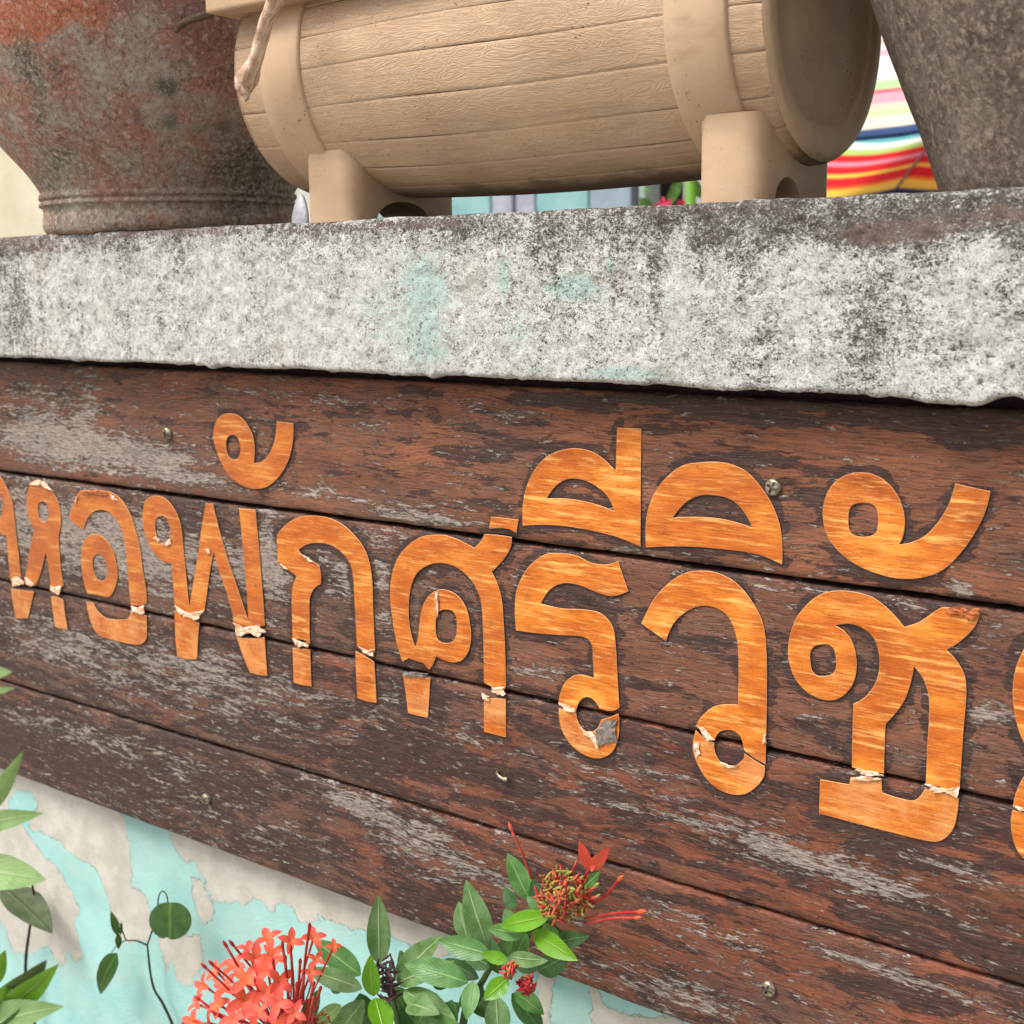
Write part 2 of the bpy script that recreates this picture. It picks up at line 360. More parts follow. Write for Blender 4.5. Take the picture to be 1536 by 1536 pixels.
def m_barrel(name, grain=True):
    s = S(name, .55, .35)
    soft = s.noise(s.map((9, 14, 14)), 1, 5, .6)
    c = s.mix(s.ss(soft, .3, .7), L(176, 146, 116), L(194, 165, 134))
    dirt = s.ss(s.noise(s.map((300, 300, 300), (1, 4, 1)), 1, 3, .7), .625, .68)
    dm = s.ss(s.noise(s.map((22, 22, 22), (1, 4, 1)), 1, 5, .7), .47, .64)
    dust = s.noise(s.map((30, 60, 60), (4, 4, 1)), 1, 7, .7)
    c = s.mix(s.ma('MULTIPLY', s.ss(dust, .5, .7), .35), c, L(176, 158, 138))
    c = s.mix(s.ma('MULTIPLY', s.ss(s.noise(s.map((14, 14, 40), (8, 4, 1)), 1, 7, .7), .54, .72), .3), c, L(136, 110, 84))
    c = s.mix(s.ma('MULTIPLY', dirt, s.ma('ADD', .12, s.ma('MULTIPLY', dm, .85))), c, L(66, 54, 45))
    blk = s.ss(s.noise(s.map((110, 110, 110), (3, 4, 7)), 1, 6, .75), .64, .70)
    c = s.mix(s.ma('MULTIPLY', blk, s.ma('MULTIPLY', dm, .6)), c, L(84, 70, 60))
    z = s.sep(s.obj)[2]
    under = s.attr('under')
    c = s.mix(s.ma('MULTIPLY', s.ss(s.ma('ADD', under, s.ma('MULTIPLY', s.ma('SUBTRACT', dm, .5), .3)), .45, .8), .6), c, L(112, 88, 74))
    h = s.ma('MULTIPLY', s.noise(s.map((260, 260, 260)), 1, 4, .6), .25); nrm = None
    if grain:
        v = s.comb(s.sep(s.uvs)[0], s.sep(s.uvs)[1], s.attr('stave'))
        q = s.noise(s.map((8, 60, 3.3), src=v), 1, 3.0, .55, .3)
        rings = s.ma('PINGPONG', s.ma('MULTIPLY', q, 34), .5)
        grad = s.ss(rings, .12, .38)
        fine = s.noise(s.map((40, 520, 1), src=v), 1, 3, .6)
        h2 = s.ma('ADD', s.ma('MULTIPLY', grad, .75), s.ma('MULTIPLY', fine, .5))
        c = s.mix(s.ma('MULTIPLY', s.ma('SUBTRACT', 1, grad), .16), c, L(138, 102, 70))
        nrm = s.bump(s.ma('ADD', h2, h), .00034, .8)
    else: nrm = s.bump(h, .0006, .6)
    return s.out(c, s.ma('ADD', .5, s.ma('MULTIPLY', soft, .15)), nrm)
def m_leaf(name, a, b, rib, dust=0.0, tr=.25, rough=.4):
    s = S(name, rough * .85, .5)
    u, v, _ = s.sep(s.uvs)
    du = s.ma('ABSOLUTE', s.ma('SUBTRACT', u, .5))
    n_ = s.noise(s.obj, 60, 5, .6); n2 = s.noise(s.obj, 420, 3, .6)
    c = s.mix(s.ss(n_, .35, .65), a, b)
    oi = s.n('ShaderNodeObjectInfo')
    c = s.mix(s.ma('MULTIPLY', oi.outputs['Random'], .45), c, tuple(x * .6 for x in a))
    sv = s.ma('PINGPONG', s.ma('ADD', s.ma('MULTIPLY', v, 11), s.ma('MULTIPLY', du, -7)), .5)
    c = s.mix(s.ma('MULTIPLY', s.ss(sv, .07, .0), .35), c, rib)
    c = s.mix(s.ma('MULTIPLY', s.ss(du, .045, .02), .8), c, rib)
    if dust: c = s.mix(s.ma('MULTIPLY', s.ss(s.ma('ADD', s.ma('MULTIPLY', n_, .6), s.ma('MULTIPLY', n2, .4)), .35, .65), dust), c, L(150, 168, 150))
    spot = s.ss(s.noise(s.obj, 700, 2, .6), .7, .76)
    c = s.mix(s.ma('MULTIPLY', spot, .35), c, tuple(x * .4 for x in a))
    h = s.ma('ADD', s.ma('MULTIPLY', s.ss(sv, .12, 0), -.4), s.ma('MULTIPLY', s.ss(du, .06, 0), -1))
    m = s.out(c, rough, s.bump(h, .0006, 1))
    t = s.n('ShaderNodeBsdfTranslucent'); s.l(s.mix(.4, c, (.25, .42, .03)), t.inputs[0])
    mx = s.n('ShaderNodeMixShader'); mx.inputs[0].default_value = tr
    s.t.links.new(s.p.outputs[0], mx.inputs[1]); s.t.links.new(t.outputs[0], mx.inputs[2])
    s.t.links.new(mx.outputs[0], s.t.nodes['Material Output'].inputs[0]); return m
def m_petal(name, a, b, tr=.35):
    s = S(name, .55, .3); u, v, _ = s.sep(s.uvs)
    c = s.mix(v, b, a); oi = s.noise(s.obj, 45, 2, .5)
    c = s.mix(s.ma('MULTIPLY', s.ss(oi, .45, .62), .55), c, L(240, 124, 112))
    ob = s.n('ShaderNodeObjectInfo'); c = s.mix(s.ma('MULTIPLY', ob.outputs['Random'], .32), c, tuple(x * k for x, k in zip(a, (.86, .5, .6))))
    c = s.mix(s.ma('MULTIPLY', s.ss(s.ma('ABSOLUTE', s.ma('SUBTRACT', u, .5)), .25, .5), .3), c, tuple(x * k for x, k in zip(a, (.9, .45, .6))))
    s.out(c, .5, s.bump(s.noise(s.map((300, 300, 300)), 1, 2, .5), .0003, .6))
    t = s.n('ShaderNodeBsdfTranslucent'); s.l(c, t.inputs[0])
    mx = s.n('ShaderNodeMixShader'); mx.inputs[0].default_value = tr
    s.t.links.new(s.p.outputs[0], mx.inputs[1]); s.t.links.new(t.outputs[0], mx.inputs[2])
    s.t.links.new(mx.outputs[0], s.t.nodes['Material Output'].inputs[0]); return s.m

MT = dict(
    wood1=m_wood('sign_board_wood_a', 1, L(134, 84, 60), L(96, 62, 47)),
    wood2=m_wood('sign_board_wood_b', 2, L(122, 78, 58), L(80, 56, 45)),
    wood3=m_wood('sign_board_wood_c', 3, L(126, 72, 50), L(74, 49, 39)),
    wood4=m_wood('sign_board_wood_d', 4, L(126, 72, 50), L(76, 52, 42)),
    vinyl=m_sticker(),
    vinyl_edge=m_plain('vinyl_cut_edge', L(236, 170, 112), .6),
    flap=m_plain('vinyl_backing', L(246, 230, 212), .6, c2=L(214, 150, 100), sc_=190, bump=.0008),
    flap_grey=m_plain('dirty_vinyl_backing', L(138, 128, 120), .6, var=.4, sc_=200, bump=.0008),
    flap_orange=m_plain('curled_vinyl', L(186, 104, 52), .45, var=.4, sc_=200, bump=.0008),
    ledge=m_ledge(), plaster=m_plaster(),
    pot=m_pot('weathered_terracotta', False), potd=m_pot('dark_weathered_clay', True),
    barrel=m_barrel('moulded_tan_plastic', True), barrel_plain=m_barrel('smooth_tan_plastic', False),
    soil=m_plain('potting_soil', L(52, 38, 28), .95, sc_=140, bump=.004, var=.5),
    metal=None, twig=m_plain('dry_twig', L(112, 88, 72), .85, var=.45, sc_=300, bump=.001),
    leaf_d=m_leaf('dusty_green_leaf', L(82, 124, 54), L(112, 152, 78), L(168, 192, 128), .30, .18, .45),
    leaf_m=m_leaf('mid_green_leaf', L(62, 118, 40), L(92, 146, 60), L(146, 184, 104), .15, .25, .38),
    leaf_k=m_leaf('deep_green_leaf', L(38, 82, 30), L(58, 106, 44), L(104, 142, 78), .1, .2, .42),
    leaf_b=m_leaf('fresh_green_leaf', L(98, 160, 16), L(122, 182, 34), L(158, 200, 84), 0, .4, .3),
    leaf_l=m_leaf('pale_green_leaf', L(124, 160, 92), L(150, 182, 116), L(180, 204, 148), .1, .35, .4),
    leaf_v=m_leaf('vine_leaf', L(34, 70, 22), L(50, 88, 30), L(84, 116, 56), 0, .2, .4),
    leaf_o=m_leaf('dull_olive_leaf', L(70, 80, 52), L(88, 96, 66), L(60, 66, 44), .1, .2, .5),
    stem=m_plain('green_stem', L(78, 96, 52), .7, sc_=200), vstem=m_plain('dark_vine_stem', L(52, 50, 38), .7, sc_=200),
    petal=m_petal('coral_petal', L(238, 86, 84), L(236, 132, 74)), tube=m_petal('crimson_flower_tube', L(176, 26, 40), L(196, 52, 50), .2),
    budm=m_petal('orange_bud', L(214, 84, 44), L(196, 130, 50), .2),
    spent=m_plain('spent_floret', L(190, 104, 62), .7, var=.5, sc_=300), spentg=m_plain('green_calyx', L(158, 150, 72), .8, var=.4, sc_=300),
    purple=m_plain('withered_floret_and_gap_shade', L(88, 64, 66), .8, var=.5, sc_=300),
)
s_ = S('tarnished_steel', .42, .5); s_.p.inputs['Metallic'].default_value = .8
MT['metal'] = s_.out(s_.mix(s_.ss(s_.noise(s_.obj, 260, 5, .7), .4, .62), L(112, 100, 84), L(176, 168, 148)), None, s_.bump(s_.noise(s_.obj, 500, 4, .6), .0003, 1))
s_ = S('dried_pale_stem', .7, .3)
MT['drystem'] = s_.out(s_.mix(s_.ss(s_.noise(s_.map((60, 300, 60), rot=(.2, .35, 0)), 1, 5, .65), .35, .66), L(160, 124, 100), L(222, 198, 172)), None, s_.bump(s_.noise(s_.map((90, 500, 60), rot=(.2, .35, 0)), 1, 4, .6), .0012, 1))

# ------------------------------------------------------------------ ground
def m_ground():
    s = S('paving_concrete', .9, .2); a = s.noise(s.obj, 3, 8, .7); b = s.noise(s.obj, 60, 5, .7)
    return s.out(s.mix(s.ss(a, .35, .65), L(134, 128, 120), L(166, 160, 150)), None, s.bump(b, .003, 1))
gx = np.array([-60, -12, -4, -1, 2, 12, 60.]); V = [(x, y, 0) for x in gx for y in gx]
tag(mesh('ground', V, gridfaces(7, 7), m_ground(), smooth=False), kind='structure')

# ------------------------------------------------------------------ garden wall: plaster face, ledge
WALLY = .024
wall = empty('garden_wall', (-.7, .1, 0), 'low masonry wall with peeling turquoise paint and a rough whitewashed concrete ledge on top', 'wall')
def parse(sx):
    out = []
    for t in sx.split():
        c = t.endswith('!'); t = t.rstrip('!'); a, b = t.split(','); out.append((float(a), float(b), c))
    return out
def smooth_loop(pts, step=5):
    n = len(pts); out = []
    for i in range(n):
        p0, p1, p2, p3 = pts[i - 1], pts[i], pts[(i + 1) % n], pts[(i + 2) % n]
        a = np.array(p1[:2]); b = np.array(p2[:2]); d = np.linalg.norm(b - a)
        if p1[2] and p2[2]:
            out.append(tuple(a)); continue
        def tan(p, q, r):
            q = np.array(q[:2]); v = np.array(r[:2]) - np.array(p[:2]); L_ = np.linalg.norm(v); return v / (L_ + 1e-9) * d
        ta = tan(p0, p1, p2) if not p1[2] else None
        tb = tan(p1, p2, p3) if not p2[2] else None
        if ta is None: ta = 2 * (b - a) - tb if False else (b - a) * 1.5 - tb * .5
        if tb is None: tb = (b - a) * 1.5 - ta * .5
        m = max(2, int(d / step))
        for t in np.linspace(0, 1, m, endpoint=False):
            h00 = 2 * t ** 3 - 3 * t * t + 1; h10 = t ** 3 - 2 * t * t + t; h01 = -2 * t ** 3 + 3 * t * t; h11 = t ** 3 - t * t
            out.append(tuple(h00 * a + h10 * ta + h01 * b + h11 * tb))
    return out
def to_plane(pp, Y): return np.array([[p[0], p[2]] for p in (at(x, y, Y) for x, y in pp)])
def seg_dist(P, loop):
    best = np.full(len(P), 9.0)
    A = loop; B = np.roll(loop, -1, 0)
    for a, b in zip(A, B):
        ab = b - a; L2 = ab @ ab + 1e-12
        t = np.clip(((P - a) @ ab) / L2, 0, 1); d = np.hypot(P[:, 0] - a[0] - t * ab[0], P[:, 1] - a[1] - t * ab[1])
        best = np.minimum(best, d)
    return best
def inside(P, loop):
    c = np.zeros(len(P), bool); A = loop; B = np.roll(loop, -1, 0)
    for a, b in zip(A, B):
        k = ((a[1] > P[:, 1]) != (b[1] > P[:, 1]))
        if k.any():
            xi = (b[0] - a[0]) * (P[:, 1] - a[1]) / (b[1] - a[1] + 1e-12) + a[0]; c ^= k & (P[:, 0] < xi)
    return c
PEEL = ["20,1130 185,1195 192,1262 196,1300 197,1330 217,1343 226,1370 225,1412 190,1412 172,1395 166,1360 155,1325 142,1300 118,1290 90,1262 60,1248 44,1242 42,1226 56,1215 54,1197 40,1184 22,1187 14,1200 14,1215 24,1226 40,1247 65,1283 88,1305 108,1338 118,1362 112,1385 118,1410 125,1442 112,1442 100,1428 95,1452 80,1435 72,1420 50,1430 20,1430 8,1390 -8,1370 -60,1360 -60,1120",
        "250,1205 262,1270 275,1290 292,1292 308,1320 320,1350 340,1357 355,1350 365,1358 380,1346 392,1350 408,1372 420,1352 440,1360 450,1383 470,1380 480,1376 515,1385 530,1395 560,1392 600,1410 660,1440 700,1400 640,1365 400,1270 320,1240",
        "288,1318 300,1320 322,1365 315,1380 305,1392 298,1370 290,1345",
        "235,1405 262,1400 300,1405 305,1440 290,1480 268,1475 258,1440 250,1455 240,1420",
        "812,1430 836,1440 828,1500 824,1560 790,1560 802,1500",
        "880,1450 908,1512 960,1524 1050,1536 1200,1560 1100,1600 905,1580 890,1540"]
xs = np.arange(-1.9, .25, .004); zs = np.arange(.5, .93, .004)
GX, GZ = np.meshgrid(xs, zs, indexing='ij'); P2 = np.stack([GX.ravel(), GZ.ravel()], 1)
pe = np.full(len(P2), -.03)
for s in PEEL:
    lp = to_plane([(a, b) for a, b, _ in parse(s)], WALLY); d = seg_dist(P2, lp); sg = np.where(inside(P2, lp), d, -d); pe = np.maximum(pe, sg)
peel = np.clip(.5 + pe * 28, 0, 1)
v = np.stack([P2[:, 0], WALLY + .0004 * fbm2(P2[:, 0] * 18, P2[:, 1] * 18, 3), P2[:, 1]], 1)
n0 = len(v); V = v.tolist(); F = gridfaces(len(xs), len(zs)).tolist(); A = list(peel)
def addquad(x0, x1, z0, z1):
    o = len(V); V.extend([(x0, WALLY, z0), (x1, WALLY, z0), (x1, WALLY, z1), (x0, WALLY, z1)]); A.extend([.1] * 4); F.append((o, o + 1, o + 2, o + 3))
xa, xb, za, zb = xs[0], xs[-1], zs[0], zs[-1]
addquad(-3.2, xa, 0, 1.5); addquad(xb, 1.6, 0, 1.5); addquad(xa, xb, 0, za); addquad(xa, xb, zb, 1.5)
mesh('plaster_face', V, F, MT['plaster'], wall, attrs={'peel': A})
box('wall_core', -3.2, 1.6, WALLY + .004, .17, 0, 1.42, MT['ledge'], wall, bevel=0)
# ledge: dense front skin wrapped round top and bottom
LF, LT, LB, LK = -.032, 1.547, 1.411, .185
st = .0018
lx = np.concatenate([np.linspace(-3.2, -1.62, 60)[:-1], np.arange(-1.62, -.1, st), np.linspace(-.1, 1.6, 60)])
prof = []                                        # (y, z, tag) going bottom-back -> bottom-front -> front -> top -> back
for y in np.linspace(LK, LF + .006, 24): prof.append((y, LB))
prof += [(LF + .003, LB + .0006), (LF + .001, LB + .002)]
for z in np.arange(LB + .004, LT - .004, st): prof.append((LF, z))
prof += [(LF + .001, LT - .002), (LF + .003, LT - .0006)]
for y in np.linspace(LF + .007, LK, 26): prof.append((y, LT))
prof = np.array(prof); nx, npf = len(lx), len(prof)
X = np.repeat(lx[:, None], npf, 1); Yp = np.repeat(prof[None, :, 0], nx, 0); Zp = np.repeat(prof[None, :, 1], nx, 0)
fr = sstep(LF + .05, LF + .004, Yp)
bot = sstep(LB + .018, LB, Zp); top = sstep(LT - .014, LT, Zp)
Yd = -(.0028 * fbm2(X * 30, Zp * 30, 3, 1) + .0016 * fbm2(X * 150, Zp * 150, 3, 2)) * fr
edge_n = fbm2(X * 16, X * 0 + 3, 5, 3); edge_s = np.maximum(0, fbm2(X * 70, X * 0 + 8, 3, 5) - .05)
Zd = -bot * (.0022 * edge_n + .0045 * edge_s * fr) + top * (.0016 * fbm2(X * 40, Yp * 40 + 4, 4, 4))
# bulge and chip near the right end of the bottom edge
cx = at(1420, 600, LF)[0]; Zd -= bot * .0035 * np.exp(-((X - cx) / .035) ** 2); Yd -= bot * .002 * np.exp(-((X - cx) / .03) ** 2)
cx2 = at(1515, 590, LF)[0]; Zd += bot * .006 * np.exp(-((X - cx2) / .012) ** 2)
holes = np.zeros_like(X)
hr = np.random.default_rng(5)
for k in range(240):                              # pits in the crumbling right third
    hx = at(1080 + 470 * hr.random() ** .7, 450, LF)[0]; hz = LB + .012 + hr.random() * .11; rr = .0007 + .0012 * hr.random() ** 2
    i0, i1 = np.searchsorted(lx, [hx - .02, hx + .02]); sub = slice(i0, i1)
    d = ((X[sub] - hx) / (rr * 1.6)) ** 2 + ((Zp[sub] - hz) / rr) ** 2
    g = np.exp(-d) * (Yp[sub] < LF + .002) * sstep(-.35, .2, fbm2(X[sub] * 400, Zp[sub] * 500, 2, 4)); Yd[sub] += .0017 * g; holes[sub] = np.maximum(holes[sub], g)
def blob(P_, cx_, cy_, rx, ry, Y=0):
    """stain centred on a photo pixel, on plane y=Y; radii in photo px"""
    c = at(cx_, cy_, Y); a = at(cx_ + rx, cy_, Y) - c; b = at(cx_, cy_ + ry, Y) - c
    wx = math.hypot(a[0], a[2]); wz = abs(b[2])
    return np.exp(-(((P_[0] - c[0]) / wx) ** 2 + ((P_[1] - c[2]) / wz) ** 2))
PX = (X, Zp)
gr = .95 * sstep(LT - .045, LT - .004, Zp + .03 * fbm2(X * 25, Zp * 25, 4, 6)) * (.25 + .75 * sstep(-1.0, -.45, X))
streak = np.clip(fbm2(X * 34, Zp * 3.5 + 3, 4, 7) * 1.3 + .1, 0, 1)
gr += streak * (.35 + .75 * sstep(-.85, -.35, X)) * (.4 + .6 * sstep(LB, LT, Zp)) * .85
for (a, b, rx, ry, wgt) in [(15, 430, 30, 80, .6), (20, 480, 25, 40, .5), (195, 470, 22, 20, .5), (255, 480, 30, 25, .35), (830, 400, 12, 110, .4), (985, 430, 14, 80, .75), (960, 370, 50, 50, .5),
                            (1075, 340, 60, 45, .75), (1115, 430, 16, 60, .4), (1290, 520, 70, 60, .55), (1300, 450, 60, 50, .4), (1370, 510, 18, 25, .6), (1150, 520, 50, 40, .25), (1390, 400, 30, 50, .5), (700, 350, 40, 26, .35), (870, 480, 30, 40, .35), (1240, 340, 120, 26, .5)]:
    gr += wgt * blob(PX, a, b, rx, ry, LF)
for (a, b, rx, ry, wgt) in [(560, 480, 170, 70, .35), (120, 440, 60, 80, .2), (1440, 470, 70, 60, .1), (730, 500, 100, 50, .2)]: gr -= wgt * blob(PX, a, b, rx, ry, LF)
tl = 0
for (a, b, rx, ry, wgt) in [(640, 430, 40, 60, 1), (640, 520, 50, 40, .7), (755, 415, 14, 40, .9), (775, 500, 30, 30, .6), (860, 430, 50, 26, 1.1), (915, 400, 8, 25, .9), (800, 555, 20, 8, .8), (930, 560, 70, 12, 1), (560, 470, 50, 60, .5), (1010, 450, 12, 30, .5)]:
    tl = tl + wgt * blob(PX, a, b, rx, ry, LF)
br = sstep(LT - .011, LT - .004, Zp) * sstep(-.85, -1.0, X) + .9 * sstep(LT - .02, LT - .006, Zp) * sstep(-1.1, -1.25, X)
for (a, b, rx, ry, wgt) in [(1330, 350, 50, 22, .9), (1400, 345, 50, 30, .8), (1500, 320, 60, 20, 1), (1280, 350, 70, 16, .6), (520, 343, 110, 8, .9), (640, 336, 60, 6, .9), (1090, 315, 120, 10, .5), (60, 372, 120, 12, .9)]:
    br = br + wgt * blob(PX, a, b, rx, ry, LF)
gr = np.where(Yp > LF + .012, .8, gr)
V = np.stack([X, Yp + Yd, Zp + Zd], -1).reshape(-1, 3)
mesh('ledge', V, gridfaces(nx, npf)[:, ::-1], MT['ledge'], wall,
     attrs={'grime': np.clip(gr, 0, 1).ravel(), 'teal': np.clip(tl + 0 * X, 0, 1).ravel(), 'brown': np.clip(br, 0, 1).ravel(), 'hole': holes.ravel()})

# ------------------------------------------------------------------ sign: letters (traced loops), planks
def Z(s, ox, oy, k):
    return ' '.join('%.2f,%.2f%s' % (ox + x / k, oy + y / k, '!' if c else '') for x, y, c in parse(s))
def ell(cx, cy, rx, ry, tilt=0, n=18, p=2.3):
    t = R_(tilt); o = []
    for i in range(n):
        a = 2 * math.pi * i / n; c, s = math.cos(a), math.sin(a)
        x = rx * math.copysign(abs(c) ** (2 / p), c); y = ry * math.copysign(abs(s) ** (2 / p), s)
        o.append('%.2f,%.2f' % (cx + x * math.cos(t) - y * math.sin(t), cy + x * math.sin(t) + y * math.cos(t)))
    return ' '.join(o)
za = lambda s: Z(s, 0, 560, 3.657)
zb = lambda s: Z(s, 380, 700, 3.6575)
zc = lambda s: Z(s, 740, 600, 2.478)
zd = lambda s: Z(s, 1130, 680, 2.478)
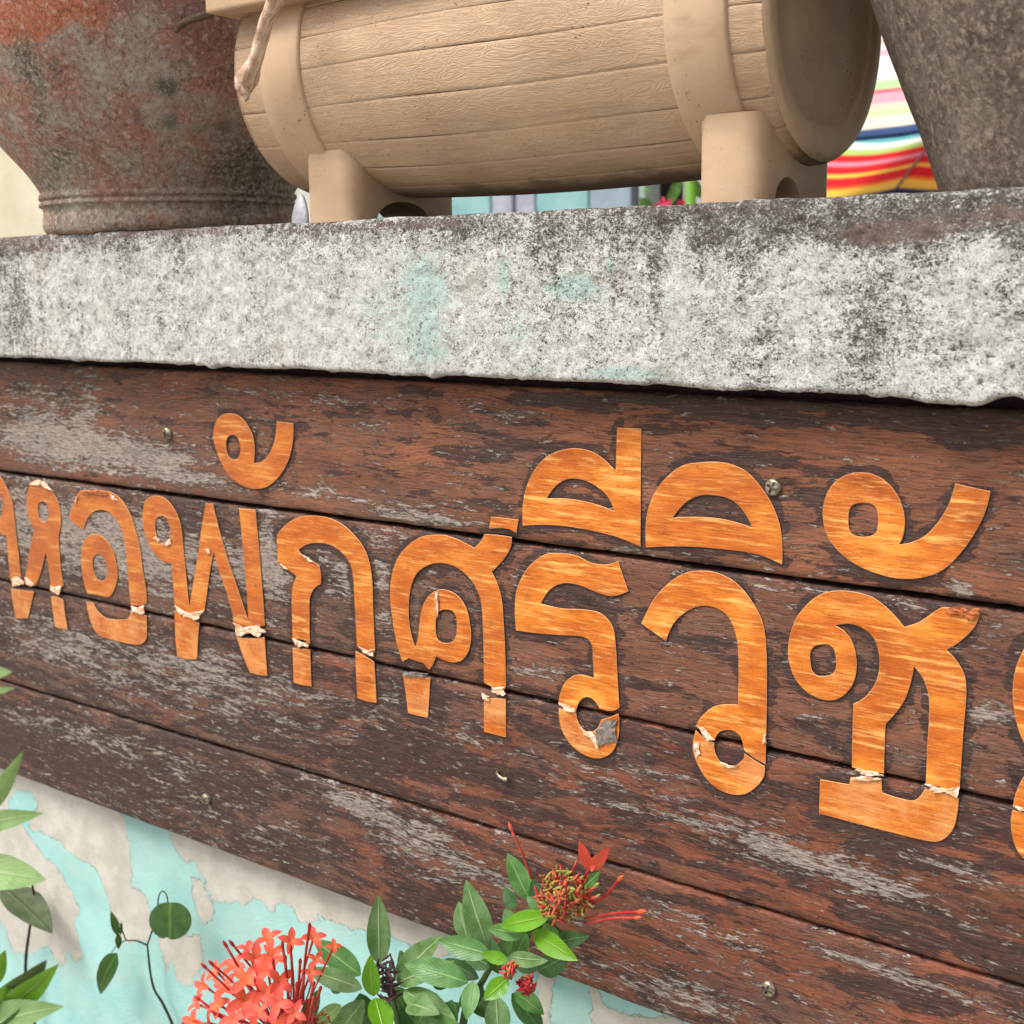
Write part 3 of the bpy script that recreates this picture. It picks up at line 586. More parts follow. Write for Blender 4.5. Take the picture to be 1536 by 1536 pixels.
LETTERS = [
 ('pale worn letter cut off by the left edge of the sign picture', 1.0,
  [za("-70,560 0,572 30,620 60,690 75,780 85,880 100,1000 115,1150! 95,1166 75,1160 55,1138! 42,1010 30,890! -10,880 -70,850!"), za("57,1182! 120,1190 183,1198! 168,1270 150,1345! 82,1345! 68,1260"), ],
  [za(ell(-18, 730, 32, 60))],
  ["15,869! 24,864! 36,871! 33,878! 20,879!"]),
 ('orange letter with a small loop at the top and forked legs', .9,
  [za("170,602! 210,592 262,620 303,680 325,740 331,820 319,895 325,1000 335,1100 346,1165! 320,1180 275,1180! 272,1130 265,1080 248,978! 215,1110 190,1165! 150,1165 130,1150! 145,1060 160,970 185,862! 165,820 146,750 143,690 150,640"),
   za("276,1225! 310,1228 345,1245! 355,1330 368,1405! 335,1402 300,1393! 288,1310")],
  [za(ell(235, 760, 29, 56, -6))],
  ["36,865! 44,868! 52,876! 47,881! 38,877!", "75,879! 94,877! 92,885! 88,893! 80,889! 75,884!", "45,727! 52,719! 62,719! 72,727! 79,737! 70,730! 60,725! 52,728!"]),
 ('orange letter with a hooked top, inner loop and boat-shaped foot', .8,
  [za("435,645! 520,640 600,650 660,690 710,770 740,860 765,960 780,1080 800,1200 800,1265! 760,1276 715,1270! 705,1180 695,1060 680,920 655,840 610,775 560,750 510,760 475,800 455,857! 410,830 375,790! 390,740 405,690"),
   za("470,1255! 510,1260! 530,1300 575,1340 640,1352 698,1350! 715,1312! 801,1330! 803,1420 800,1460 770,1487 720,1487 600,1460 535,1435 500,1380 480,1310"),
   za("525,882 575,910 615,970 635,1040 642,1110 630,1170 605,1220 580,1230 530,1215 478,1210! 460,1160 445,1080 442,1000 450,940 480,895")],
  [za(ell(545, 1065, 38, 74, -10))],
  ["120,738! 140,734! 162,739! 160,743! 140,739! 124,742!|o", "163,741! 170,744! 176,751! 170,750!", "112,748! 116,744! 113,756!", "195,908! 206,911! 218,907! 217,920! 208,922! 197,918!"]),
 ('orange letter with a loop on its left and a zigzag of four strokes', .5,
  [za("800,690 850,672 900,685 950,740 985,820 1000,930 1010,1030 1020,1130 1035,1287! 1060,1130 1085,980 1105,830 1125,715! 1165,716! 1195,840 1240,1000 1290,1150 1360,1362! 1350,1200 1335,1020 1320,860 1308,742! 1398,748! 1410,880 1425,1050 1437,1200 1450,1385! 1380,1400! 1280,1375! 1270,1310 1235,1190 1190,1060 1170,978! 1150,1080 1130,1230 1118,1300! 1050,1322! 955,1280! 950,1190 938,1045! 880,1025 820,950 790,870 778,790 785,730"),
   "261,916! 280,924! 298,935! 296,962 295,989! 280,989 265,985! 262,950", "354,955! 375,958 396,956! 398,985 400,1014! 388,1013 374,1009! 364,985"],
  [za(ell(890, 860, 40, 77, -9))],
  ["229,806! 234,805! 239,810! 236,813!", "242,814! 250,812! 256,806! 256,816! 248,820!", "306,821! 314,824! 316,833! 310,830!", "258,906! 270,915! 283,920! 296,921! 306,914! 303,925! 292,931! 285,926! 275,927! 264,920!", "350,934! 362,940! 378,939! 395,936! 397,948! 388,957! 376,950! 362,954! 352,952!"]),
 ('orange curl mark with a small loop, above the zigzag letter', .5,
  ["343,620 358,624 370,637 379,656 381,677 380,695! 393,692 405,677 412,655 414,632! 439,635! 438,665 430,695 415,718 398,731 375,733 352,722 336,704 325,680 319,655 322,635 330,624"],
  [ell(349, 671, 10.5, 18.5, -6)], []),
 ('orange arch letter with a beaked left side and two straight legs', .25,
  [zb("127,375 150,345 200,300 260,275 340,270 420,285 490,320 550,375 600,440 635,530 650,640 655,800 662,960 665,1010! 650,1046! 610,1012! 565,985! 560,880 552,740 545,620 530,540 490,480 430,435 370,420 300,425 245,458! 270,490 310,510 360,545! 368,600 368,645! 330,670 308,720 305,800 305,900 308,972! 270,950! 212,945! 210,850 207,720 215,650 235,602! 180,560 130,525! 127,450"),
   zb("212,995! 260,1000 308,1002! 312,1100 316,1207! 265,1200 218,1185! 215,1090"), zb("557,1012! 610,1040 660,1072! 667,1180 673,1297! 620,1290 568,1270! 560,1130")],
  [], ["453,832! 462,836! 469,844! 461,841!", "419,844! 426,850! 432,853! 424,853!", "438,957! 448,961! 460,963! 464,966! 462,971! 453,969! 448,973! 440,966!", "534,969! 545,972! 555,979! 561,975! 560,985! 551,984!"]),
 ('orange arch letter with an inner loop and a raised tail at top right', .12,
  [zb("920,385 990,375 1060,380 1130,405 1210,447! 1245,410 1265,370! 1340,376 1415,387! 1410,440 1370,510 1305,578! 1335,640 1360,730 1370,850 1378,1000 1382,1210! 1360,1256! 1310,1213! 1262,1185! 1260,1000 1255,850 1245,740 1210,650 1150,580 1080,540 1000,530 930,555 885,600 860,670 850,760 855,880 885,992! 900,940 910,850 925,770 960,710 1020,675 1080,685 1130,720 1170,790 1188,880 1190,960 1170,1030 1130,1070 1070,1072 1000,1040! 985,1080 962,1116! 930,1080! 850,1053! 815,1071! 795,1010 775,930 755,800 747,680 760,580 790,500 850,430"),
   zb("1300,275! 1452,292! 1440,366! 1405,345! 1360,337! 1290,341!"), zb("818,1145! 968,1160! 962,1270 955,1378! 900,1368 845,1352! 834,1250"), zb("1262,1270! 1383,1275! 1383,1487! 1263,1457!")],
  [zb(ell(1055, 877, 58, 92, 0, p=2.8))],
  ["651,888! 656,888! 657,905! 656,926! 653,922! 653,905!", "601,1008! 615,1008! 630,1009! 646,1012! 635,1017! 618,1016! 604,1013!|g", "737,1030! 757,1030! 757,1041! 749,1044! 740,1040! 734,1032!", "722,1039! 734,1044! 733,1053! 724,1049!"]),
 ('orange upper vowel mark with a tall bar rising at its right end', 0,
  [zc("458,103! 548,107! 545,546! 440,505 300,475 200,465 107,468! 110,370 135,290 180,225 240,190 310,180 380,200 453,263!")],
  [zc("197,366! 230,320 270,296 320,295 370,315 420,355 448,413! 370,385 280,368")], []),
 ('orange half-moon upper vowel mark with a slit, beside the steel screw', 0,
  [zc("565,549! 567,440 590,360 640,290 700,245 770,232 850,232 930,260 990,320 1040,400 1068,490 1072,613! 980,575 850,555 700,545")],
  [zc("665,438! 710,385 760,357 820,355 880,370 925,410 962,475! 860,445 760,435")], []),
 ('orange letter with a flag-shaped top and a peeling lower ring', 0,
  [zc("82,857! 78,760 90,690 130,620 190,575 250,570 310,580 360,605 420,612 462,600! 482,660 500,712! 440,730 380,715 320,690 260,682 210,705 175,757! 250,775 340,780 400,795 440,840 452,900 458,1000 467,1145! 440,1157 392,1147! 370,1115 345,1105 320,1120 305,1158! 240,1130! 245,1100 265,1050 310,1022 372,1035! 368,960 362,905 335,882 250,875 160,868"),
   zc("241,1147! 305,1160! 315,1200 345,1235 380,1226 398,1190! 430,1180 464,1166! 466,1230 460,1265 440,1310 395,1333 340,1322 285,1280 250,1220")],
  [], ["928,1088! 926,1112! 897,1126! 887,1107! 893,1096! 908,1080! 922,1074!|g", "868,1088! 878,1097! 890,1096! 897,1124! 890,1110! 875,1102!", "838,1054! 850,1057! 863,1063! 864,1068! 850,1067! 840,1060!"]),
 ('orange walking-stick letter with a ring at its foot', 0,
  [zc("548,832! 590,750 640,690 700,648 760,635 830,643 900,680 960,750 1000,830 1013,930 1015,1100 1010,1356! 960,1328! 930,1303! 915,1250 880,1228 840,1235 820,1268! 780,1240! 752,1213! 770,1180 810,1145 850,1133 908,1134! 910,1000 905,900 880,820 840,780 780,765 720,785 670,830 640,898!"),
   zc("750,1228! 785,1263! 820,1275! 822,1310 850,1355 890,1362 925,1340 932,1315! 965,1338! 1007,1363! 1005,1400 975,1440 930,1467 870,1464 810,1430 765,1370 740,1300")],
  [], ["1045,1089! 1055,1091! 1065,1101! 1071,1110! 1062,1113! 1052,1104!", "1041,1112! 1048,1113! 1050,1130! 1044,1139! 1040,1120!", "1144,1103! 1149,1099! 1149,1118! 1144,1114!", "1081,1144! 1095,1149! 1110,1147! 1100,1153! 1088,1151!"]),
 ('large orange curl mark with a loop, at the upper right of the sign', 0,
  [zd("410,72 470,90 520,135 550,190 562,250 555,310 540,340! 590,330 640,305 690,250 725,190 750,113! 880,142! 860,220 820,300 770,370 710,430 640,460 560,468 480,455 390,420 320,370 275,310 257,240 262,180 290,120 345,80")],
  [zd(ell(407, 248, 55, 63, 0, p=3))], []),
 ('large orange letter with a loop on its left, a curled tail and a hooked base', 0,
  [zd("250,525 300,512 370,515 440,535 490,570 530,610 560,646! 620,625 670,590 700,573! 775,578 840,592! 825,640 780,690 718,732! 760,780 785,830 790,900 780,1030 772,1150 765,1250! 710,1247! 640,1230! 645,1100 652,980 650,900 630,840 595,793! 585,850 560,920 525,970 490,1007! 487,1080 484,1192! 430,1188! 365,1168! 367,1050 370,932! 410,910 450,860 468,790 460,720 440,680 400,648 350,634 303,641! 340,665 370,710 382,770 378,830 355,880 310,915 260,917 200,890 155,840 130,770 130,700 155,620 205,555"),
   zd("247,1213! 355,1232! 360,1206! 420,1203! 475,1216! 478,1262! 550,1285 600,1290 635,1250! 700,1260! 762,1283! 757,1340 740,1400 700,1440 650,1443 450,1395 243,1340!")],
  [zd(ell(258, 770, 48, 59, -5, p=2.8))],
  ["1277,1151! 1295,1156! 1325,1160! 1325,1164! 1300,1164! 1285,1159!", "1388,1176! 1405,1180! 1425,1184! 1439,1182! 1437,1198! 1428,1190! 1400,1188! 1390,1182!", "1412,912! 1430,909! 1445,912! 1472,914! 1466,926! 1455,934! 1447,925! 1425,922!|o", "1274,1169! 1290,1164! 1310,1165! 1322,1169! 1305,1172! 1285,1171!"]),
 ('large orange letter at the right edge, split along the board joint', 0,
  ["1552,955 1530,985 1520,1020 1520,1060 1531,1105 1550,1132 1575,1140 1600,1140! 1600,955!", "1560,1146! 1537,1163 1523,1192 1519,1211! 1560,1218! 1620,1226! 1620,1146!", "1518,1216! 1516,1240 1525,1275 1545,1295 1600,1308! 1620,1310! 1620,1232! 1560,1224!"],
  [ell(1572, 1045, 18, 40)], ["1519,1208! 1535,1212! 1545,1218! 1530,1217!"]),
]
sign = empty('wooden_sign', (-.7, .012, 1.13), 'weathered dark brown sign of four horizontal boards carrying large orange stick-on lettering', 'sign')
LOOPS = []                                         # letter outlines on the sign plane, for the varnish left round the letters
def curve_mesh(name, loops, yfront, thick, bev, mat, parent, label=None, fade=0):
    cu = bpy.data.curves.new(name, 'CURVE'); cu.dimensions = '2D'; cu.fill_mode = 'BOTH'
    cu.extrude = thick / 2; cu.bevel_depth = bev; cu.bevel_resolution = 0; cu.offset = -bev
    for lp in loops:
        sp = cu.splines.new('POLY'); sp.points.add(len(lp) - 1); sp.use_cyclic_u = True
        sp.points.foreach_set('co', np.column_stack([lp[:, 0], lp[:, 1], np.zeros(len(lp)), np.ones(len(lp))]).ravel())
    tmp = bpy.data.objects.new('tmp', cu); col.objects.link(tmp)
    dg = bpy.context.evaluated_depsgraph_get(); me = bpy.data.meshes.new_from_object(tmp.evaluated_get(dg))
    bpy.data.objects.remove(tmp); bpy.data.curves.remove(cu)
    n = len(me.vertices); co = np.zeros(n * 3); me.vertices.foreach_get('co', co); co = co.reshape(-1, 3)
    v = np.stack([co[:, 0], yfront - co[:, 2], co[:, 1]], 1)
    f = [tuple(p.vertices) for p in me.polygons]; bpy.data.meshes.remove(me)
    o = mesh(name, v, f, mat, parent, smooth=False, label=label)
    idx = []
    for p in o.data.polygons: idx.append(0 if abs(p.normal.y) > .93 else 1)
    if idx and len(mat) > 1: o.data.polygons.foreach_set('material_index', idx)
    a = o.data.attributes.new('fade', 'FLOAT', 'POINT'); a.data.foreach_set('value', np.full(n, fade, np.float32))
    return o
def rough_loop(lp, amp, seed=0):
    return lp
for lab, fade, outs, holes_, flaps in LETTERS:
    loops = []
    for s in outs + holes_:
        lp = to_plane(smooth_loop(parse(s), 5), -.002); loops.append(lp); LOOPS.append(lp)
    o = curve_mesh('letter', loops, -.0011, .0002, .00030, [MT['vinyl'], MT['vinyl_edge']], sign, label=lab, fade=fade)
    for fs in flaps:
        kind = 'flap'
        if '|' in fs: fs, kk = fs.split('|'); kind = {'g': 'flap_grey', 'o': 'flap_orange'}[kk]
        lp = to_plane([(a, b) for a, b, _ in parse(fs)], -.003); c = lp.mean(0)
        # subdivide the outline, jitter it, and fan to a lifted middle: a curled scrap of vinyl
        ol = []
        for i in range(len(lp)):
            a, b = lp[i], lp[(i + 1) % len(lp)]
            for t in (0, .33, .66): q_ = a + (b - a) * t; ol.append(q_ + (c - q_) * RNG.uniform(-.08, .28) + RNG.normal(size=2) * .0004)
        ol = np.array(ol); k = len(ol)
        size = np.ptp(ol, 0).max()
        yo = -.0022 - .0020 * RNG.random(k) ** 2; mid = c + (ol - c) * .55 + RNG.normal(size=ol.shape) * .0005; ym = -.0026 - .0016 * RNG.random(k)
        V = [(p[0], y, p[1]) for p, y in zip(ol, yo)] + [(p[0], y, p[1]) for p, y in zip(mid, ym)] + [(c[0], -.003, c[1])]
        F = [(i, (i + 1) % k, k + (i + 1) % k, k + i) for i in range(k)] + [(k + i, k + (i + 1) % k, 2 * k) for i in range(k)]
        fo = mesh('torn_flap', V, F, MT[kind], o, smooth=False); 
        md = fo.modifiers.new('thick', 'SOLIDIFY'); md.thickness = .0004; md.offset = 1

JA, JB, JC = 1.2655, 1.1245, .988
PL = [(JA + .0021, 1.4020, 'wood1', 1, .0002), (JB + .0016, JA - .0021, 'wood2', 2, .0008), (JC + .0014, JB - .0016, 'wood3', 3, -.0002), (.862, JC - .0014, 'wood4', 4, .0004)]
GREY = [ # px blobs: x, y, rx, ry, weight
 [(90, 665, 130, 34, 1.1), (230, 690, 80, 26, .9), (60, 640, 60, 40, .6), (40, 590, 60, 20, .35), (130, 600, 20, 80, .5), (370, 590, 90, 14, .45), (500, 600, 60, 16, .4), (600, 600, 30, 12, .4), (480, 740, 60, 10, .8), (610, 770, 60, 10, .9), (690, 785, 50, 8, .9), (770, 625, 40, 10, .6), (560, 640, 50, 12, .3), (1440, 885, 30, 10, .9), (640, 760, 70, 8, .5), (300, 720, 90, 10, .7)],
 [(60, 790, 180, 70, .9), (250, 840, 140, 60, .75), (480, 870, 200, 60, .3), (400, 820, 30, 60, .9), (560, 870, 60, 60, .55), (620, 810, 50, 20, .8), (900, 930, 50, 26, .45), (800, 1010, 60, 20, .6), (1350, 910, 50, 10, .9), (1470, 1080, 60, 40, .7), (1150, 880, 90, 14, .4), (1480, 945, 50, 20, .5), (1230, 1060, 60, 20, .3), (790, 860, 30, 16, .5)],
 [(100, 965, 180, 40, .9), (330, 1010, 120, 36, .8), (250, 1060, 200, 40, .4), (500, 1040, 130, 30, .6), (700, 1100, 60, 14, .5), (880, 1150, 80, 20, .6), (1000, 1170, 40, 14, .8), (1080, 1240, 100, 26, .8), (1200, 1290, 130, 26, .9), (1330, 1330, 100, 20, .8), (1400, 1290, 70, 16, .7), (1480, 1320, 70, 16, .7), (930, 1210, 80, 20, .5)],
 [(60, 1080, 90, 24, .6), (200, 1120, 140, 34, .5), (420, 1240, 160, 40, .5), (200, 1220, 120, 20, .5), (520, 1190, 90, 24, .7), (620, 1250, 90, 24, .8), (540, 1215, 22, 12, 1), (700, 1300, 120, 36, .6), (300, 1210, 100, 30, .3), (1000, 1370, 90, 26, .4), (1080, 1400, 90, 20, .5), (1280, 1440, 60, 8, 1.2), (1400, 1480, 110, 14, .9), (1060, 1500, 120, 26, .7), (960, 1480, 90, 30, .6), (800, 1420, 90, 24, .4)]]
DARK = [
 [(1300, 620, 320, 22, 1.4), (900, 600, 200, 12, 1.0), (1480, 660, 80, 12, .8), (800, 790, 60, 8, .5), (1140, 690, 60, 10, .6), (630, 740, 30, 8, .6), (1250, 745, 60, 14, .6), (40, 600, 50, 26, .3)],
 [(300, 790, 200, 10, .5), (480, 860, 60, 30, .5), (1030, 960, 60, 16, .7), (1240, 890, 60, 30, .5), (1400, 1010, 60, 20, .4), (1320, 980, 30, 60, .5), (860, 900, 60, 14, .6)],
 [(620, 1120, 90, 30, .6), (1130, 1270, 60, 16, .6), (1350, 1280, 90, 16, .8), (860, 1120, 70, 12, .5), (1480, 1420, 60, 10, .8), (1370, 1400, 50, 14, .8), (1330, 1240, 90, 20, .6), (760, 1170, 70, 20, .5)],
 [(100, 1130, 130, 40, .7), (300, 1170, 60, 40, .8), (1330, 1480, 70, 12, 1.1), (1420, 1500, 70, 10, .8), (860, 1330, 60, 12, .4), (400, 1250, 100, 30, .3), (700, 1370, 80, 20, .4)]]
for pi_, (z0, z1, mk, sd_, yo) in enumerate(PL):
    px_ = np.concatenate([[-1.95, -1.85, -1.75], np.arange(-1.66, -.12, .0024), [-.05, .05, .2, .35]])
    pz_ = np.concatenate([[z0], np.linspace(z0 + .0012, z1 - .0012, 58), [z1]])
    X, Z_ = np.meshgrid(px_, pz_, indexing='ij'); P2 = np.stack([X.ravel(), Z_.ravel()], 1)
    grey = (1, 1, .72, .74)[pi_] * sum(w_ * blob((X, Z_), a, b, rx, ry) for a, b, rx, ry, w_ in GREY[pi_]) + .25 * fbm2(X * 9, Z_ * 40, 3, sd_) - .02
    dark = (0, .05, .22, .18)[pi_] + (0, .05, .2, .24)[pi_] * sstep(-.5, -.95, X) + sum(w_ * blob((X, Z_), a, b, rx, ry) for a, b, rx, ry, w_ in DARK[pi_]) + .25 * fbm2(X * 7, Z_ * 30, 3, sd_ + 3)
    near = np.full(len(P2), .05)
    for lp in LOOPS:
        k = (P2[:, 0] > lp[:, 0].min() - .02) & (P2[:, 0] < lp[:, 0].max() + .02) & (P2[:, 1] > lp[:, 1].min() - .02) & (P2[:, 1] < lp[:, 1].max() + .02)
        if k.any(): near[k] = np.minimum(near[k], seg_dist(P2[k], lp[::2]))
    near = near.reshape(X.shape)
    halo = sstep(.008, .001, near + .006 * fbm2(X * 40, Z_ * 120, 3, 2)) * sstep(-.5, .15, fbm2(X * 14, Z_ * 30, 3, 6))
    dark = dark + 1.0 * halo * sstep(-1.25, -.85, X) + .2 * halo; grey = grey - 1.2 * halo * sstep(-1.2, -.9, X)
    e0 = sstep(z0 + .010, z0, Z_); e1 = sstep(z1 - .010, z1, Z_)
    Y = .0003 * fbm2(X * 8, Z_ * 60, 3, sd_) + .0012 * (e0 ** 2 + e1 ** 2) + .0003 * fbm2(X * 40, Z_ * 300, 2, sd_)
    Y = Y + np.where((Z_ == z0) | (Z_ == z1), .0022, 0)
    Zj = Z_ + e0 * (.0010 * fbm2(X * 30, X * 0, 4, sd_) + .0008 * np.maximum(0, fbm2(X * 110, X * 0 + 9, 3, sd_))) - e1 * (.0010 * fbm2(X * 30, X * 0 + 5, 4, sd_) + .0010 * np.maximum(0, fbm2(X * 90, X * 0 + 2, 3, sd_ + 1)))
    V = np.stack([X, Y, Zj], -1).reshape(-1, 3); nu, nv = X.shape
    # back rim: same border pushed to the wall, closes the board
    ring = [i * nv for i in range(nu)] + [(nu - 1) * nv + j for j in range(1, nv)] + [i * nv + nv - 1 for i in range(nu - 2, -1, -1)] + [j for j in range(nv - 2, 0, -1)]
    bk = V[ring].copy(); bk[:, 1] = .0235; n0 = len(V); VV = np.vstack([V, bk]); F = gridfaces(nu, nv).tolist(); m = len(ring)
    F += [(ring[i], n0 + i, n0 + (i + 1) % m, ring[(i + 1) % m]) for i in range(m)]
    g_ = np.concatenate([np.clip(grey, 0, 1.3).ravel(), np.zeros(m)]); d_ = np.concatenate([np.clip(dark, -.2, 1).ravel(), np.full(m, 1.)])
    mesh('plank', VV, F, MT[mk], sign, attrs={'grey': g_, 'dark': d_, 'age': np.concatenate([(np.clip(sstep(-.45, -1.15, X) * (.55, .95, .85, 1.0)[pi_], 0, 1)).ravel(), np.zeros(m)])})
box('gap_shade_sheet', -1.9, .3, .0236, .0239, .87, 1.4098, MT['purple'], sign, bevel=0)  # thin dark sheet added to stand in for shade under the ledge

def screw(px, py, r=.0068, rot=.4, tilt=(0, 0), out=.0025):
    c = at(px, py, -.001); n, k = 40, 11; V = []; 
    for i in range(n):
        a = 2 * math.pi * i / n
        for j in range(k):
            t = j / (k - 1); rr = r * (1 - t) if j else r
            x, z = rr * math.cos(a), rr * math.sin(a)
            q = rr / r; h = out * math.sqrt(max(0, 1 - q ** 2.6)) + .0006
            u, w_ = x * math.cos(rot) - z * math.sin(rot), x * math.sin(rot) + z * math.cos(rot)
            if (abs(u) < r * .13 or abs(w_) < r * .13) and q < .62: h -= .0022
            if .84 < q < .9: h -= .0003
            V.append((c[0] + x + tilt[0] * h, c[1] - h, c[2] + z + tilt[1] * h))
    base = len(V)
    for i in range(n):
        a = 2 * math.pi * i / n; V.append((c[0] + r * math.cos(a), c[1] + .003, c[2] + r * math.sin(a)))
    F = gridfaces(n, k, 0, True).tolist() + [(i * k, base + i, base + (i + 1) % n, ((i + 1) % n) * k) for i in range(n)]
    return mesh('screw', V, F, MT['metal'], sign, smooth=False)
screw(252, 650, rot=.2, out=.004); screw(1160, 731, rot=.5); screw(310, 1198, rot=.9, out=.004); screw(1153, 1483, rot=.3, out=.0032)
c = at(755, 1164, 0)                                # bent nail
V, F = tube_vf([(c[0] - .006, .002, c[2] + .004), (c[0] - .004, -.004, c[2] + .003), (c[0] + .002, -.005, c[2]), (c[0] + .007, -.003, c[2] - .001)], [.0016, .0016, .0018, .0026], 8, 12)
mesh('bent_nail', V, F, MT['metal'], sign)

# ------------------------------------------------------------------ pots
def pot(name, label, cx, cy, cz, prof, mat, group=None, nseg=260, attrs=None):
    root = empty(name, (cx, cy, cz), label, 'plant pot')
    pr = resample([(r, z) for r, z in prof], 150)
    V, F = lathe_vf(pr, nseg, cx, cy, cz, .0022, 3)
    at_ = attrs(np.array(V)) if attrs else None
    mesh('body', V, F[:, ::-1], mat, root, attrs=at_)
    top = prof[-1]; rt, zt = top
    V, F = lathe_vf([(rt, zt), (rt + .016, zt + .002), (rt + .02, zt + .014), (rt + .018, zt + .038), (rt + .008, zt + .044), (rt - .012, zt + .042), (rt - .018, zt + .02), (rt - .022, zt - .05)], 90, cx, cy, cz, .001, 1)
    mesh('rim', V, F[:, ::-1], mat, root)
    n = 60; V = [(cx, cy, cz + zt - .01)] + [(cx + (rt - .02) * math.cos(2 * math.pi * i / n), cy + (rt - .02) * math.sin(2 * math.pi * i / n), cz + zt - .02) for i in range(n)]
    mesh('soil', V, [(0, 1 + i, 1 + (i + 1) % n) for i in range(n)], MT['soil'], root)
    V = [(cx + prof[0][0] * math.cos(2 * math.pi * i / n), cy + prof[0][0] * math.sin(2 * math.pi * i / n), cz + prof[0][1]) for i in range(n)]
    mesh('base', V, [tuple(range(n))[::-1]], mat, root, smooth=False)
    return root
LPX, LPY = -1.226, .100
def lp_attr(V):
    # stains at the spots the photograph shows, projected from the camera side
    d = (V - CAM) @ ROT; px = 768 + FPX * d[:, 0] / -d[:, 2]; py = np.maximum(0, 768 - FPX * d[:, 1] / -d[:, 2])
    def b(x, y, rx, ry): return np.exp(-(((px - x) / rx) ** 2 + ((py - y) / ry) ** 2))
    z = V[:, 2] - LT
    orange = 1.0 * b(60, 0, 140, 60) + .6 * b(30, 40, 40, 30) + .33 * b(170, 165, 80, 50) + .2 * b(120, 120, 60, 30)
    pink = .9 * b(230, 0, 120, 30) + .7 * b(310, 60, 60, 60) + .5 * b(150, 180, 80, 40) + .3 * b(300, 130, 60, 50)
    moss = -.02 + .9 * b(35, 80, 22, 50) + .7 * b(60, 150, 18, 60) + .6 * b(90, 230, 40, 40) + .25 * sstep(.12, .05, z) + .25 * sstep(.085, .05, z) + .8 * b(390, 240, 50, 60) + .5 * b(330, 200, 50, 50) + .35 * b(10, 200, 20, 60)
    green = .06 + .85 * b(250, 130, 26, 22) + .7 * b(205, 175, 12, 30) + .6 * b(255, 180, 20, 22) + .7 * b(340, 190, 50, 22) + .5 * b(400, 260, 40, 40) + .2 * b(300, 250, 60, 20)
    pale = .5 * b(110, 340, 60, 14) + .5 * b(180, 318, 120, 6) + .45 * b(160, 60, 90, 40) + .35 * b(230, 90, 60, 40) + .35 * b(200, 340, 150, 5)
    return dict(orange=orange, pink=pink, moss=moss, green=green, pale=pale)
pot('terracotta_pot', 'big weathered terracotta pot with moss stains standing at the left end of the ledge', LPX, LPY, LT - .0006,
    [(.131, 0), (.137, .003), (.1405, .011), (.139, .022), (.1395, .029), (.1435, .032), (.143, .035), (.1405, .037), (.1435, .040), (.143, .044), (.142, .048), (.156, .069), (.183, .103), (.212, .15), (.234, .20), (.250, .26), (.259, .32), (.263, .36)], MT['pot'], attrs=lp_attr)
pot('clay_pot', 'dark brown flared clay pot at the right end of the ledge, hiding the parasols', -.180, .115, LT - .0006,
    [(.148, 0), (.155, .004), (.172, .05), (.195, .105), (.216, .16), (.232, .21), (.245, .27), (.252, .33)], MT['potd'])

# ------------------------------------------------------------------ barrel planter
BY, BZ, BL, BR, RE, RM = .0593, 1.6842, -.9442, -.4163, .1078, .1176
planter = empty('barrel_planter', ((BL + BR) / 2, BY, LT), 'tan plastic planter shaped like a half barrel lying on its side, on two arched feet', 'planter')
def br_(x):
    t = (x - BL) / (BR - BL) * 2 - 1; return RM - (RM - RE) * t * t
TOPA = 31                                            # staves stop this many degrees above the horizontal: the barrel is cut open on top
bounds = [180 - TOPA, 157, 170.5, 184, 200.5, 218, 233.3, 248.5, 262, 276, 291, 306, 322, 339, 356, 369, 380, 360 + TOPA]
nxs = 90
for k in range(len(bounds) - 1):
    a0, a1 = bounds[k], bounds[k + 1]; na = 11
    V = []; UV = []; un = []
    for i in range(nxs):
        x = BL + (BR - BL) * i / (nxs - 1)
        for j in range(na):
            f = (0, .035, .09, .2, .35, .5, .65, .8, .91, .965, 1)[j]; a = R_(a0 + (a1 - a0) * f + .35 * math.sin(x * 23 + k) * (1 if 0 < k < len(bounds) - 2 else 0))
            g = 1 if j in (0, na - 1) else 0
            chord = 1 + .00025 * math.sin(math.pi * f) / .11
            r = br_(x) * chord - .0008 * g
            if i in (0, nxs - 1): r -= .0015
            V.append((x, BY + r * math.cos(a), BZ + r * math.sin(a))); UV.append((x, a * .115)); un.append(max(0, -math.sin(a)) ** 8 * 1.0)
    F = gridfaces(nxs, na).tolist()
    # end grain strips close the stave towards the heads
    o = len(V)
    for e, i in ((0, 0), (1, nxs - 1)):
        for j in range(na):
            p = V[i * na + j]; d = Vector((0, p[1] - BY, p[2] - BZ)); d.normalize()
            V.append((p[0] + (-.001 if e == 0 else .001), BY + d.y * (RE - .008), BZ + d.z * (RE - .008))); UV.append((p[0], 0)); un.append(0)
        for j in range(na - 1):
            q = (i * na + j, i * na + j + 1, o + j + 1, o + j); F.append(q if e else q[::-1])
        o += na
    n = len(V)
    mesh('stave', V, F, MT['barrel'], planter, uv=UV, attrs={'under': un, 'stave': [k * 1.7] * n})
def band(name, x0, x1, a0, a1, dr, mat, n=70, m=9):
    V = []; un = []
    ts = [0, 0, .04, .25, .5, .75, .96, 1, 1]; drs = [-.003, dr * .55, dr, dr, dr, dr, dr, dr * .55, -.003]
    for i in range(n):
        a = R_(a0 + (a1 - a0) * i / (n - 1))
        for t, d in zip(ts, drs):
            x = x0 + (x1 - x0) * t; r = br_(x) + d
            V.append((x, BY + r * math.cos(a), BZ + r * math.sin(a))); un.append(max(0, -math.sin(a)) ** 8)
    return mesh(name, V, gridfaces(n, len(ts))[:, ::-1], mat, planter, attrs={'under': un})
band('hoop', -.907, -.853, 180 - TOPA, 360 + TOPA, .0035, MT['barrel_plain'])
band('hoop', -.489, -.441, 180 - TOPA, 360 + TOPA, .0035, MT['barrel_plain'])
